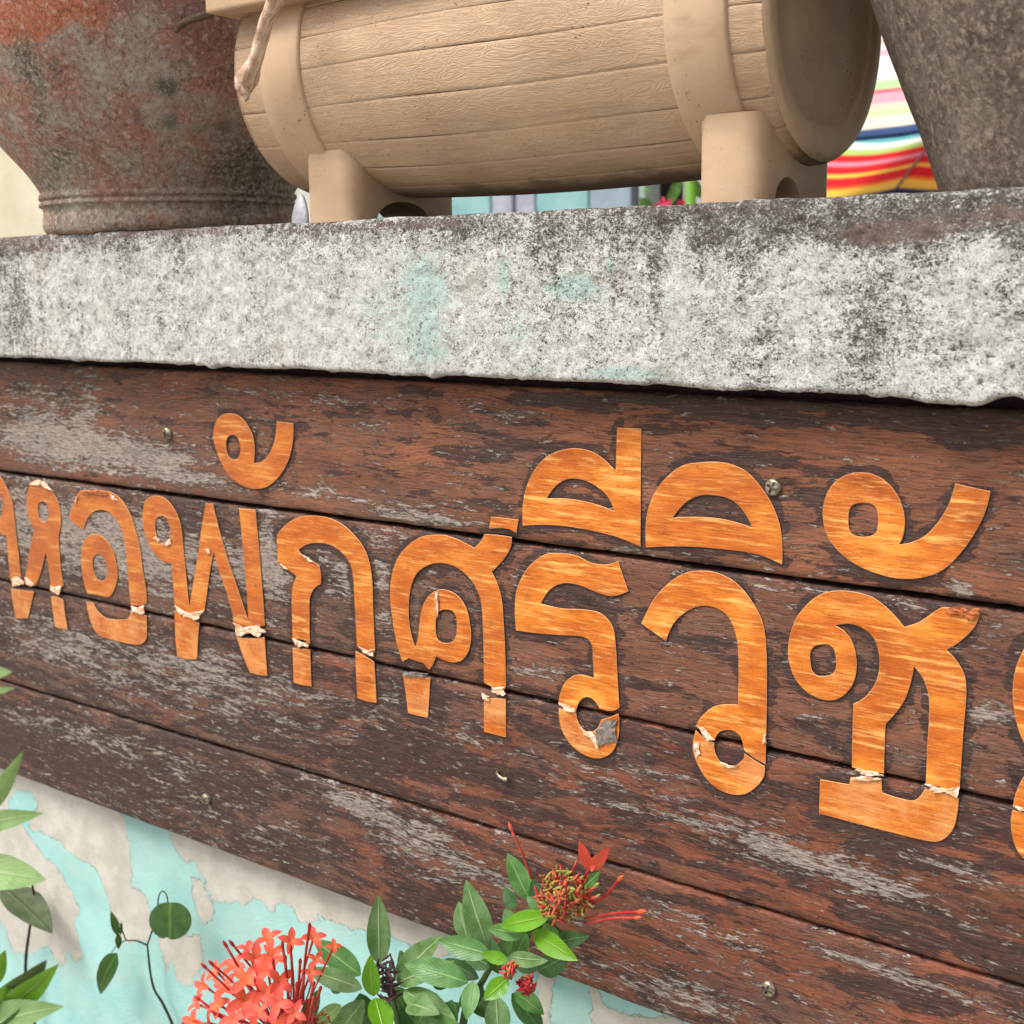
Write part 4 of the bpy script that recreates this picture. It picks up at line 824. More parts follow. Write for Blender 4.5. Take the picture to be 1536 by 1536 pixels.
# heads: bevelled ring, then a recessed panel with a flat foot
for sgn, xe in ((1, BR), (-1, BL)):
    V = []; n = 72; prof = [(RE - .0015, 0), (RE - .004, .0035), (RE - .008, .0045), (RE - .0195, .0035), (RE - .0215, .001), (RE - .023, -.002), (.05, -.003), (0, -.003)]
    for i in range(n):
        a = R_(360 * i / (n - 1))
        for j, (r, dx) in enumerate(prof):
            y, z = r * math.cos(a), r * math.sin(a)
            if 3 <= j <= 5: z = max(z, -(RE - .029) * (1 - (5 - j) * -.004))
            z = min(z, RE * math.sin(R_(TOPA)) - .002)
            V.append((xe + sgn * dx, BY + y, BZ + z))
    F = gridfaces(n, len(prof)); F = F if sgn < 0 else F[:, ::-1]
    mesh('head', V, F[:, ::-1], MT['barrel_plain'], planter, attrs={'under': [0] * len(V)})
# feet: a saddle under the hoop with an arch cut through
def foot(x0, x1, y1, ac, ah):
    y0, zb = -.0275, LT - .0008; N = 60
    def top(y):
        rr = br_((x0 + x1) / 2) - .001; d = rr * rr - (y - BY) ** 2
        return BZ - math.sqrt(max(d, 0)) if d > 0 else BZ
    ys = np.linspace(y0, y1, N); V = []; F = []
    cen = (y0 + y1) / 2 + .004
    xsx = np.array([x0, x0 + .004, x0 + .010, x1 - .014, x1 - .006, x1 - .0015, x1])
    setb = np.array([.010, .003, .0, .0, .0028, .009, .016])
    K = len(xsx)
    for i, y in enumerate(ys):
        w_ = (y - ac) / ah
        arch = zb + (0.019 * math.sqrt(max(0, 1 - w_ * w_)) if abs(w_) < 1 else 0)
        tp = min(top(y), LT + .062); tp = max(tp, arch + .004)
        for k in range(K):                          # rounded corners towards the ends in plan
            yy = cen + (y - cen) * (1 - setb[k] / (y1 - y0) * 2)
            V.append((xsx[k], yy, arch)); 
        for k in range(K):
            yy = cen + (y - cen) * (1 - setb[k] / (y1 - y0) * 2); V.append((xsx[k], yy, tp if 0 < k < K - 1 else tp))
    def id_(i, l, k): return i * 2 * K + l * K + k
    for i in range(N - 1):
        for k in range(K - 1):
            F.append((id_(i, 0, k), id_(i, 0, k + 1), id_(i + 1, 0, k + 1), id_(i + 1, 0, k)))
            F.append((id_(i, 1, k), id_(i + 1, 1, k), id_(i + 1, 1, k + 1), id_(i, 1, k + 1)))
        F.append((id_(i, 0, 0), id_(i + 1, 0, 0), id_(i + 1, 1, 0), id_(i, 1, 0)))
        F.append((id_(i, 0, K - 1), id_(i, 1, K - 1), id_(i + 1, 1, K - 1), id_(i + 1, 0, K - 1)))
    for k in range(K - 1):
        F.append((id_(0, 0, k), id_(0, 1, k), id_(0, 1, k + 1), id_(0, 0, k + 1)))
        F.append((id_(N - 1, 0, k), id_(N - 1, 0, k + 1), id_(N - 1, 1, k + 1), id_(N - 1, 1, k)))
    o = mesh('foot', V, F, MT['barrel_plain'], planter, smooth=False, attrs={'under': [.0] * len(V)})
    for p in o.data.polygons: p.use_smooth = True
    o.data.set_sharp_from_angle(angle=R_(50))
foot(-.882, -.823, .125, .040, .047); foot(-.4775, -.4255, .104, .014, .029)
# flange round the open top
zr = 1.7325; yh = br_((BL + BR) / 2) * math.cos(R_(TOPA - 4)) + .012; v = []; 
def ringbox(x0, x1, y0, y1, t, z0, z1):
    V = []; 
    for z in (z0, z1):
        V += [(x0, y0, z), (x1, y0, z), (x1, y1, z), (x0, y1, z)]
        V += [(x0 + t, y0 + t, z), (x1 - t, y0 + t, z), (x1 - t, y1 - t, z), (x0 + t, y1 - t, z)]
    F = []
    for i in range(4):
        j = (i + 1) % 4
        F += [(i, j, 8 + j, 8 + i), (4 + j, 4 + i, 12 + i, 12 + j), (8 + i, 8 + j, 12 + j, 12 + i), (j, i, 4 + i, 4 + j)]
    return V, F
V, F = ringbox(BL - .011, BR + .004, BY - yh - .012, BY + yh + .012, .026, zr, zr + .02)
o = mesh('rim', V, F, MT['barrel_plain'], planter, smooth=False, attrs={'under': [0] * len(V)}); md = o.modifiers.new('b', 'BEVEL'); md.width = .003; md.segments = 3
v, f = boxvf(BL + .014, BR - .02, BY - .08, BY + .08, zr - .03, zr + .006); mesh('soil', v, f, MT['soil'], planter, smooth=False)

# dead stems
V, F = tube_vf([at(424, -40, -.095), at(413, 0, -.090), at(400, 30, -.086), at(388, 75, -.082), at(376, 112, -.079)], [.0078, .0082, .0060, .0062, .0060, .0072], 14, 34, .03)
ds = empty('dried_stem', tuple(at(376, 115, -.08)), 'pale dried plant stem hanging down over the front of the barrel planter', 'dead stem')
mesh('stalk', V, F, MT['drystem'], ds)
mb = MB()
V, F = tube_vf([at(380, 98, -.080), at(370, 120, -.079), at(364, 134, -.078), at(361, 141, -.077)], [.0070, .0104, .0072, .002], 12, 10, .08); mb.add(V, F)
V, F = tube_vf([at(366, 126, -.081), at(369, 140, -.082), at(369, 152, -.081)], [.006, .0045, .0012], 7, 8, .3); mb.add(V, F)
mb.build('husk', MT['drystem'], ds)
V, F = tube_vf([at(345, -6, .0), at(318, 18, -.02), at(290, 28, -.03), at(272, 36, -.035), at(263, 46, -.036)], [.0045, .0042, .0036, .0036, .003], 9, 20, .1)
tag(mesh('twig', V, F, MT['twig']), 'short brown twig poking out under the left rim of the barrel planter', 'twig')
# white plastic scrap wedged between pot and foot
MT['plastic'] = m_plain('white_plastic_film', L(196, 196, 202), .35, .5, var=.14, sc_=60, bump=.003, c2=L(160, 160, 170))
pts = [(436, 332), (438, 318), (443, 300), (450, 286), (458, 292), (464, 318), (466, 342), (452, 343), (438, 341)]
V = []; F = []
for j, fy in enumerate((0, .006, .014, .018)):
    for (x, y) in pts:
        cx_, cy_ = 452, 322; k = (.72, 1.0, .9, .5)[j]
        V.append(tuple(at(cx_ + (x - cx_) * k, cy_ + (y - cy_) * (k if y < 330 else 1), -.026 + fy + .002 * math.sin(x * 1.7 + j * 2))))
n = len(pts)
for j in range(3):
    for i in range(n): F.append((j * n + i, j * n + (i + 1) % n, (j + 1) * n + (i + 1) % n, (j + 1) * n + i))
F.append(tuple(range(n))[::-1]); F.append(tuple(3 * n + i for i in range(n)))
o = mesh('plastic_scrap', V, F, MT['plastic']); md = o.modifiers.new('s', 'SUBSURF'); md.levels = md.render_levels = 2
tag(o, 'crumpled scrap of white plastic stuck between the big terracotta pot and the barrel planter foot', 'plastic scrap')

# ------------------------------------------------------------------ leaves and flowers
def leaf_vf(base, tip, width, roll=0, fold=.22, arch=.12, nl=12, shape=1.0, camface=True):
    base = np.array(base); tip = np.array(tip); ax = tip - base; ln = np.linalg.norm(ax); ax = ax / ln
    view = CAM - (base + tip) / 2; view /= np.linalg.norm(view)
    nrm = view - ax * (view @ ax); nrm /= np.linalg.norm(nrm)
    sd = np.cross(ax, nrm); cr, sr = math.cos(roll), math.sin(roll)
    nrm, sd = nrm * cr + sd * sr, sd * cr - nrm * sr
    V = []; UV = []
    for i in range(nl + 1):
        t = i / nl; w_ = width / 2 * max(.03, (math.sin(math.pi * min(1, t ** (.82 * shape) * .985 + .012))) ** .8)
        for j, s in enumerate((-1, -.5, 0, .5, 1)):
            p = base + ax * ln * t + nrm * (ln * arch * 4 * t * (1 - t) * .5) + sd * (s * w_) + nrm * (abs(s) * w_ * fold + .03 * w_ * math.sin(t * 21 + s * 2))
            V.append(p); UV.append((.5 + s * .5, t))
    return V, gridfaces(nl + 1, 5).tolist(), UV
def leaf(parent, bx, by, tx, ty, wpx, mat, Y0, Y1=None, roll=None, **k):
    Y1 = Y0 if Y1 is None else Y1
    b, t = at(bx, by, Y0), at(tx, ty, Y1)
    dist = np.linalg.norm((b + t) / 2 - CAM); wd = wpx / FPX * dist * (.86 if parent == shrub else 1)
    roll = random.uniform(-.35, .35) if roll is None else roll
    V, F, UV = leaf_vf(b, t, wd / max(.5, math.cos(roll)), roll, arch=random.uniform(-.02, .2), **k)
    return mesh('leaf', V, F, MT[mat], parent, uv=UV)
shrub = empty('ixora_shrub', (at(650, 1500, -.08)[0], -.08, 0), 'flowering shrub with coral red blossom heads and glossy leaves in front of the turquoise wall', 'shrub')
def stem(parent, pts, r, mat='stem'):
    V, F = tube_vf([at(x, y, Y) for x, y, Y in pts], r, 8, 18); return mesh('stem', V, F, MT[mat], parent)
g0 = at(640, 1700, -.09)
V, F = tube_vf([(g0[0], -.09, 0), (g0[0] + .02, -.10, .3), (g0[0], -.09, .52), tuple(at(600, 1560, -.08)), tuple(at(580, 1475, -.08))], [.009, .008, .005, .003, .0026], 8, 30); mesh('stem', V, F, MT['stem'], shrub)
V, F = tube_vf([(g0[0], -.09, .45), tuple(at(690, 1570, -.07)), tuple(at(725, 1470, -.065)), tuple(at(770, 1410, -.06)), tuple(at(835, 1375, -.06))], [.006, .004, .003, .0026, .0026], 8, 30); mesh('stem', V, F, MT['stem'], shrub)
V, F = tube_vf([(g0[0], -.09, .4), tuple(at(500, 1640, -.12)), tuple(at(440, 1570, -.13)), tuple(at(430, 1530, -.13))], [.006, .004, .0035, .003], 8, 30); mesh('stem', V, F, MT['stem'], shrub)
LV = [ # base, tip, width px, material, depth base, depth tip
 (569, 1446, 568, 1342, 40, 'leaf_d', -.075, -.07), (541, 1463, 471, 1410, 40, 'leaf_m', -.09, -.10), (543, 1483, 460, 1454, 34, 'leaf_d', -.10, -.12),
 (560, 1494, 556, 1432, 30, 'leaf_b', -.105, -.11), (563, 1497, 579, 1562, 40, 'leaf_b', -.11, -.13), (593, 1470, 662, 1404, 42, 'leaf_d', -.08, -.075),
 (596, 1474, 682, 1441, 32, 'leaf_d', -.085, -.09), (606, 1486, 684, 1532, 40, 'leaf_d', -.09, -.11), (546, 1500, 498, 1566, 46, 'leaf_d', -.09, -.10),
 (478, 1485, 452, 1552, 24, 'leaf_m', -.12, -.13), (512, 1508, 466, 1542, 26, 'leaf_l', -.12, -.13), (540, 1490, 560, 1560, 40, 'leaf_k', -.07, -.07), (585, 1480, 640, 1560, 44, 'leaf_k', -.07, -.06),
 (731, 1418, 699, 1320, 44, 'leaf_d', -.07, -.07), (702, 1410, 688, 1352, 32, 'leaf_d', -.065, -.06), (794, 1350, 761, 1280, 36, 'leaf_m', -.055, -.05), (807, 1358, 799, 1318, 22, 'leaf_k', -.06, -.055),
 (772, 1364, 757, 1330, 22, 'leaf_k', -.045, -.04), (824, 1374, 751, 1390, 34, 'leaf_b', -.085, -.09), (788, 1402, 731, 1392, 28, 'leaf_m', -.08, -.09), (735, 1432, 657, 1410, 38, 'leaf_m', -.09, -.10),
 (702, 1474, 606, 1446, 44, 'leaf_m', -.095, -.11), (718, 1468, 668, 1438, 26, 'leaf_k', -.08, -.08), (748, 1460, 736, 1406, 28, 'leaf_k', -.08, -.075), (762, 1468, 726, 1500, 32, 'leaf_b', -.10, -.12),
 (711, 1472, 700, 1530, 30, 'leaf_m', -.10, -.12), (744, 1494, 748, 1566, 42, 'leaf_d', -.09, -.10), (768, 1490, 815, 1550, 36, 'leaf_k', -.07, -.06), (772, 1488, 816, 1522, 30, 'leaf_m', -.075, -.07),
 (800, 1398, 867, 1441, 36, 'leaf_b', -.08, -.09), (764, 1436, 822, 1441, 26, 'leaf_d', -.085, -.09), (775, 1452, 822, 1438, 28, 'leaf_k', -.07, -.06), (822, 1415, 884, 1404, 32, 'leaf_k', -.05, -.045),
 (806, 1456, 858, 1428, 38, 'leaf_k', -.045, -.04), (867, 1342, 899, 1308, 28, 'leaf_m', -.05, -.045), (612, 1506, 660, 1522, 36, 'leaf_d', -.10, -.12), (678, 1500, 664, 1560, 36, 'leaf_m', -.09, -.10),
 (800, 1385, 845, 1400, 26, 'leaf_k', -.06, -.055), (690, 1505, 640, 1540, 40, 'leaf_k', -.06, -.05), (640, 1500, 600, 1545, 40, 'leaf_k', -.06, -.05), (700, 1490, 760, 1530, 40, 'leaf_k', -.055, -.05), (735, 1450, 690, 1420, 34, 'leaf_k', -.06, -.05), (650, 1480, 690, 1450, 30, 'leaf_k', -.06, -.055), (770, 1420, 800, 1390, 30, 'leaf_k', -.055, -.05),
 (620, 1475, 600, 1425, 28, 'leaf_m', -.06, -.055), (600, 1500, 560, 1540, 34, 'leaf_m', -.07, -.07), (655, 1490, 625, 1540, 34, 'leaf_m', -.07, -.08), (680, 1470, 700, 1440, 26, 'leaf_k', -.07, -.06), (725, 1480, 690, 1510, 30, 'leaf_k', -.07, -.07), (745, 1440, 768, 1400, 26, 'leaf_m', -.07, -.065), (770, 1395, 758, 1362, 24, 'leaf_m', -.065, -.06), (815, 1385, 840, 1420, 24, 'leaf_m', -.065, -.06), (570, 1500, 530, 1550, 34, 'leaf_k', -.08, -.08), (500, 1490, 520, 1440, 30, 'leaf_k', -.075, -.07), (790, 1400, 770, 1440, 26, 'leaf_m', -.07, -.075), (640, 1530, 720, 1560, 44, 'leaf_m', -.10, -.12), (815, 1368, 790, 1345, 20, 'leaf_m', -.07, -.07), (762, 1442, 722, 1430, 22, 'leaf_b', -.092, -.10)]
for (bx, by, tx, ty, w_, m_, y0, y1) in LV: leaf(shrub, bx, by, tx, ty, w_, m_, y0, y1)

def star(mb, c, nrm, size, rot, mi=0):
    """four pointed petals round a centre, facing nrm"""
    nrm = np.array(nrm, float); nrm /= np.linalg.norm(nrm); a = np.cross(nrm, (.2, .3, 1)); a /= np.linalg.norm(a); b = np.cross(nrm, a)
    for k in range(4):
        th = rot + k * math.pi / 2 + random.uniform(-.15, .15); d = math.cos(th) * a + math.sin(th) * b; s = np.cross(nrm, d); cup = random.uniform(.05, .5)
        V = []; UV = []; N = 6
        for i in range(N + 1):
            t = i / N; wd = size * .27 * math.sin(math.pi * min(.985, .12 + t * .865)) ** .9
            up = size * (cup * .45 * t + .12 * math.sin(t * 3))
            for s_ in (-1, 0, 1): V.append(c + d * size * t + s * s_ * wd + nrm * (up + abs(s_) * wd * .3)); UV.append((.5 + .5 * s_, t))
        mb.add(V, gridfaces(N + 1, 3), mi, UV)
def floret(parent, base, c, nrm, size, rot):
    mb = MB(); mid = (np.array(base) + c) / 2 + RNG.normal(size=3) * .0015
    V, F = tube_vf([base, mid, c], [.0009, .0008, .0013], 6, 8); mb.add(V, F, 1)
    star(mb, np.array(c), nrm, size, rot); return mb.build('floret', [MT['petal'], MT['tube']], parent)
def bud(parent, base, c, r, mats=('budm', 'tube'), thin=.0009):
    mb = MB(); base = np.array(base); c = np.array(c); d = c - base; d = d / np.linalg.norm(d)
    mid = (base + c) / 2 + RNG.normal(size=3) * .0012
    V, F = tube_vf([base, mid, c], [thin, thin, thin * 1.2], 6, 8); mb.add(V, F, 1)
    V, F = tube_vf([c - d * r * .5, c + d * r * 1.0, c + d * r * 2.6, c + d * r * 4.4], [thin * 1.1, r, r * .85, r * .12], 7, 9); mb.add(V, F, 0)
    return mb.build('bud', [MT[mats[0]], MT[mats[1]]], parent)
def calyces(parent, name, cx, cy, rx, ry, Y, n, mats, r=(.0010, .0019)):
    mb = MB()
    for i in range(n):
        a = random.uniform(0, 6.28); q = math.sqrt(random.random()); x = cx + rx * q * math.cos(a); y = cy + ry * q * math.sin(a)
        p = at(x, y, Y - .012 * (1 - q) + random.uniform(-.003, .003)); d = RNG.normal(size=3) * .0025; d[1] -= .001; rr = random.uniform(*r)
        V, F = tube_vf([p - d, p, p + d], [rr * .4, rr, rr * .55], 6, 5, .2); mb.add(V, F, random.randrange(len(mats)))
    return mb.build(name, [MT[m] for m in mats], parent)
# big open flower head
fh = bpy.data.objects.new('flower_head', None); link(fh, shrub); fh.location = np.array(at(425, 1540, -.13)) - np.array(shrub.location)
bpy.context.view_layer.update()
HEAD = [(402, 1409, 1), (436, 1412, 1), (470, 1408, 1), (384, 1440, 1.1), (352, 1450, 1.1), (326, 1458, .9), (370, 1470, 1.2), (402, 1455, 1.1), (340, 1484, 1.2), (306, 1478, 1.1), (296, 1506, 1),
        (330, 1508, 1.2), (366, 1500, 1.2), (398, 1490, 1.1), (352, 1528, 1.2), (388, 1520, 1.1), (416, 1505, 1.2), (316, 1535, 1.2), (290, 1532, 1), (420, 1536, 1.1), (410, 1435, .9), (474, 1440, .8), (466, 1460, .7),
        (372, 1425, .8), (442, 1520, .9), (280, 1545, 1.1), (378, 1545, 1.1), (345, 1548, 1.1), (500, 1420, .6), (310, 1552, 1), (398, 1562, 1), (435, 1550, 1), (418, 1472, 1)]
for i, (x, y, s) in enumerate(HEAD):
    q = math.hypot((x - 400) / 110, (y - 1540) / 130); Y = -.185 + .055 * min(1, q) ** 1.5 + random.uniform(-.006, .006)
    c = at(x, y, Y); base = at(430 + (x - 430) * .25, 1560 + (y - 1560) * .15, -.13)
    v_ = (CAM - c); v_ /= np.linalg.norm(v_); out = c - base; out /= np.linalg.norm(out)
    floret(fh, base, c, v_ * .55 + out * .5 + RNG.normal(size=3) * .22, (.0142 + random.uniform(-.0025, .002)) * s, random.uniform(0, 1.5))
for (x, y, x0, y0) in [(350, 1418, 400, 1480), (309, 1452, 360, 1500), (320, 1448, 370, 1500), (464, 1392, 455, 1500), (436, 1425, 438, 1540), (428, 1440, 432, 1540), (450, 1445, 446, 1540), (410, 1445, 425, 1530), (470, 1478, 455, 1560), (480, 1485, 460, 1565), (384, 1475, 410, 1560), (340, 1420, 390, 1500), (424, 1420, 435, 1530), (455, 1470, 448, 1560), (470, 1500, 455, 1570), (395, 1500, 420, 1570), (325, 1522, 380, 1560), (445, 1480, 445, 1570), (300, 1500, 370, 1550)]:
    bud(fh, at(x0, y0, -.145), at(x, y, -.165), .0017, ('tube', 'tube'), .0011)
calyces(fh, 'calyx_cluster', 435, 1530, 60, 30, -.135, 60, ('tube', 'spent'))
# second head: spent florets, one open flower, long buds
f2 = bpy.data.objects.new('flower_head', None); link(f2, shrub); f2.location = np.array(at(848, 1360, -.075)) - np.array(shrub.location)
bpy.context.view_layer.update()
calyces(f2, 'calyx_cluster', 845, 1345, 40, 38, -.085, 210, ('spent', 'spentg', 'spent', 'spentg', 'spent', 'tube'))
c2 = at(868, 1352, -.08)
cf = at(884, 1304, -.085); mbx = MB(); V, F = tube_vf([at(862, 1338, -.08), at(874, 1320, -.083), cf], [.0010, .0010, .0014], 6, 8); mbx.add(V, F, 1)
for (tx, ty, wv) in ((869, 1261, 1), (913, 1271, 1.15), (893, 1298, .6), (874, 1284, .5)):
    V, F, UV = leaf_vf(cf, at(tx, ty, -.092), .0095 * wv, random.uniform(-.3, .3), arch=.05, nl=8); mbx.add(V, F, 0, UV)
mbx.build('floret', [MT['petal'], MT['tube']], f2)
for (x, y, x0, y0, r, m1) in [(768, 1246, 797, 1318, .0019, 'budm'), (928, 1320, 880, 1362, .0020, 'budm'), (958, 1368, 878, 1378, .0021, 'petal'), (953, 1377, 880, 1385, .0017, 'petal'), (893, 1330, 868, 1352, .0019, 'spentg'), (872, 1318, 856, 1340, .0014, 'spentg'), (836, 1303, 838, 1325, .0015, 'spentg'), (864, 1295, 855, 1325, .0012, 'budm'), (896, 1345, 872, 1362, .0014, 'spentg')]:
    bud(f2, at(x0, y0, -.08), at(x, y, -.09), r, (m1, 'tube'), .00105)
calyces(shrub, 'spent_flower_cluster', 764, 1455, 10, 12, -.10, 26, ('spent', 'tube', 'spentg')); calyces(shrub, 'spent_flower_cluster', 790, 1478, 13, 13, -.09, 34, ('spent', 'tube', 'tube'))
mb = MB()
for i in range(60):
    y = random.uniform(1436, 1498); x = 582 + (y - 1465) * .1 + random.gauss(0, 9); p = at(x, y, -.095 + random.uniform(-.006, .006)); d = RNG.normal(size=3) * .0042
    V, F = tube_vf([p - d, p + RNG.normal(size=3) * .001, p + d], [.0006, .0013, .0005], 5, 4, .2); mb.add(V, F)
mb.build('withered_flower_cluster', MT['purple'], shrub)

# left, nearer plant
lsh = empty('leafy_shrub', (at(-60, 1400, -.50)[0], -.50, 0), 'bush of pale green leaves poking in at the left edge, nearest the viewer', 'shrub')
b0 = at(-60, 1600, -.50)
V, F = tube_vf([(b0[0], -.50, 0), (b0[0] - .01, -.50, .5), tuple(b0), tuple(at(-40, 1400, -.50)), tuple(at(-40, 1200, -.50)), tuple(at(-45, 1000, -.50))], [.007, .006, .003, .0025, .002, .001], 8, 30); mesh('stem', V, F, MT['stem'], lsh)
for (bx, by, tx, ty, w_, m_) in [(-50, 1012, 18, 1008, 26, 'leaf_l'), (-50, 1045, 22, 1032, 14, 'leaf_l'), (-30, 1222, 34, 1127, 26, 'leaf_l'), (-40, 1240, 65, 1220, 30, 'leaf_l'), (-50, 1300, 69, 1320, 48, 'leaf_l'), (10, 1510, 88, 1446, 34, 'leaf_b'), (10, 1500, 70, 1440, 34, 'leaf_o'), (-30, 1560, 32, 1462, 50, 'leaf_b'),
                                 (-10, 1545, 95, 1510, 44, 'leaf_l'), (-20, 1480, 8, 1425, 26, 'leaf_b'), (0, 1560, 50, 1500, 40, 'leaf_k'), (-60, 1160, -5, 1100, 30, 'leaf_l')]:
    leaf(lsh, bx, by, tx, ty, w_, m_, -.50, -.51)

# vines creeping on the wall
def vine(label, paths, leaves):
    r = empty('climbing_vine', tuple(at(*paths[0][0][0][:2], .015)), label, 'vine')
    for pts, rad in paths:
        V, F = tube_vf([at(x, y, Y) for x, y, Y in pts], rad, 7, 26, .06); mesh('stem', V, F, MT['vstem'], r)
    for kind, args in leaves:
        if kind == 'l': leaf(r, *args[:5], args[5], args[6], args[7], **(args[8] if len(args) > 8 else {}))
        else:
            cx_, cy_, rx, ry, Y, notch = args; c = at(cx_, cy_, Y); V = [c]; UV = [(.5, .5)]; n = 40; ns = 5
            ux = at(cx_ + 1, cy_, Y) - c; uy = at(cx_, cy_ + 1, Y) - c; ux = ux * 1; d = (CAM - c); d /= np.linalg.norm(d)
            for s in range(1, ns + 1):
                q = s / ns
                for i in range(n):
                    a = 2 * math.pi * i / n; m = 1 - .13 * math.exp(-((a - math.pi / 2 - .15) / .12) ** 2) - .06 * math.exp(-((a - 1.5 * math.pi) / .3) ** 2)
                    x, y = rx * q * m * math.cos(a), ry * q * m * math.sin(a)
                    V.append(c + ux * x + uy * y + d * (.004 * (1 - q * q) + .0011 * q * math.sin(a * 8) + abs(x) / rx * .003)); UV.append((.5 + .5 * q * math.cos(a), .5 + .5 * q * math.sin(a)))
            F = [(0, 1 + i, 1 + (i + 1) % n) for i in range(n)]
            for s in range(ns - 1):
                for i in range(n): a0 = 1 + s * n; F.append((a0 + i, a0 + n + i, a0 + n + (i + 1) % n, a0 + (i + 1) % n))
            mesh('leaf', V, F, MT['leaf_v'], r, uv=UV)
    return r
vine('thin vine with one large round dark green leaf climbing the turquoise wall', [
    ([(270, 1570, .012), (257, 1533, .012), (244, 1505, .01), (231, 1483, .008), (225, 1455, .008), (221, 1418, .006)], [.0022, .0018, .0016, .0015, .0012]),
    ([(221, 1418, .006), (205, 1411, .004), (190, 1410, .004), (184, 1397, .002), (176, 1380, .0), (166, 1366, -.002)], [.0012, .001, .0009, .0006, .0003]),
    ([(190, 1410, .004), (176, 1418, .0), (166, 1431, -.002)], [.0008, .0006, .0005]),
    ([(221, 1418, .006), (226, 1402, .002), (235, 1376, -.004), (238, 1345, -.01), (244, 1337, -.014), (250, 1343, -.016), (252, 1354, -.018)], [.0011, .0009, .0009, .0008, .0008])],
    [('r', (255, 1381, 32, 29, -.018, 0)), ('l', (176, 1430, 151, 1491, 24, 'leaf_v', -.002, -.004, {'roll': .5, 'shape': .7})), ('l', (177, 1403, 166, 1367, 10, 'leaf_v', .002, .0)), ('l', (177, 1400, 178, 1424, 9, 'leaf_v', .002, .0)), ('l', (181, 1402, 182, 1382, 5, 'leaf_v', .0, .0))])
vine('dark thin vine with a drooping olive leaf, at the far left of the turquoise wall', [
    ([(58, 1570, .01), (47, 1510, .01), (38, 1452, .008), (45, 1390, .006), (51, 1350, .004), (48, 1325, .0), (44, 1302, -.006), (33, 1296, -.01), (22, 1300, -.014), (12, 1320, -.016)], [.0026, .0022, .0018, .0014, .0011, .0009])],
    [('l', (5, 1330, 78, 1400, 42, 'leaf_o', -.016, -.012, {'roll': -.55})), ('l', (48, 1480, 46, 1508, 14, 'leaf_k', .008, .006))])

# ------------------------------------------------------------------ background
cream = m_plain('cream_render', L(216, 208, 184), .85, sc_=7, bump=.002, c2=L(198, 188, 160))
xr = at(260, 300, .5)[0]
side = empty('cream_wall', (xr - 1.2, .5, 0), 'cream rendered wall standing just behind the big terracotta pot', 'wall')
box('wall_panel', xr - 3.5, xr, .5, .65, 0, 2.7, cream, side); box('coping', xr - 3.5, xr + .03, .47, .68, 2.7, 2.76, cream, side)
def pm(n, c, **k): return m_plain(n, c, .6, sc_=9, bump=.001, **k)
YB = 3.4
def gx_(px): return float(at(px, 300, YB)[0])
house = empty('house', (gx_(800), YB + .3, 0), 'pale house front across the yard, glimpsed under the barrel planter', 'house')
fac = pm('pale_facade', L(206, 208, 200))
box('wall', gx_(1000), gx_(1000) + 9, YB + .12, YB + .3, 0, 3.2, fac, house); box('wall', gx_(250) - 5, gx_(470), YB + .12, YB + .3, 0, 3.2, fac, house)
box('wall', gx_(470) + .004, gx_(1000) - .004, YB + .12, YB + .3, 2.5, 3.2, fac, house)
box('roof', gx_(250) - 5.3, gx_(1000) + 9.3, YB - .3, YB + 3, 3.204, 3.4, m_plain('roof_sheet', L(150, 120, 104), .7), house)
box('inner_wall', gx_(470), gx_(1000), YB + 1.6, YB + 1.7, 0, 3.2, m_plain('dim_interior', L(96, 92, 88), .8), house)
tealm = pm('turquoise_door_paint', L(124, 172, 174), c2=L(146, 186, 186)); lil = pm('lilac_grey_paint', L(172, 176, 188)); gry = pm('blue_grey_paint', L(150, 168, 180))
sh = empty('folding_door', (gx_(700), YB, 0), 'turquoise and grey panelled folding doors across the yard, seen under the barrel planter', 'door')
for a, b, m_ in ((480, 560, tealm), (562, 640, tealm), (642, 735, tealm), (737, 768, lil), (773, 802, lil), (804, 882, tealm), (884, 950, gry)):
    xa_, xb_ = gx_(a), gx_(b); box('door_panel', xa_, xb_, YB, YB + .04, .02, 2.45, m_, sh, bevel=.008)
box('door_post', gx_(950) + .005, gx_(962), YB - .03, YB + .08, 0, 2.49, m_plain('dark_grey_post', L(70, 76, 80), .5), sh)
box('door_post', gx_(964), gx_(974), YB - .03, YB + .08, 0, 2.49, m_plain('pale_post', L(160, 178, 174), .5), sh)
# green pole
p = at(1036, 300, 1.9); V, F = lathe_vf([(.0, 0), (.013, 0), (.013, 2.3), (0, 2.3)], 24, p[0], 1.9, 0)
pole = mesh('green_pole', V, F[:, ::-1], m_plain('bright_green_paint', L(104, 160, 44), .5)); tag(pole, 'bright green post behind the right foot of the barrel planter', 'post')
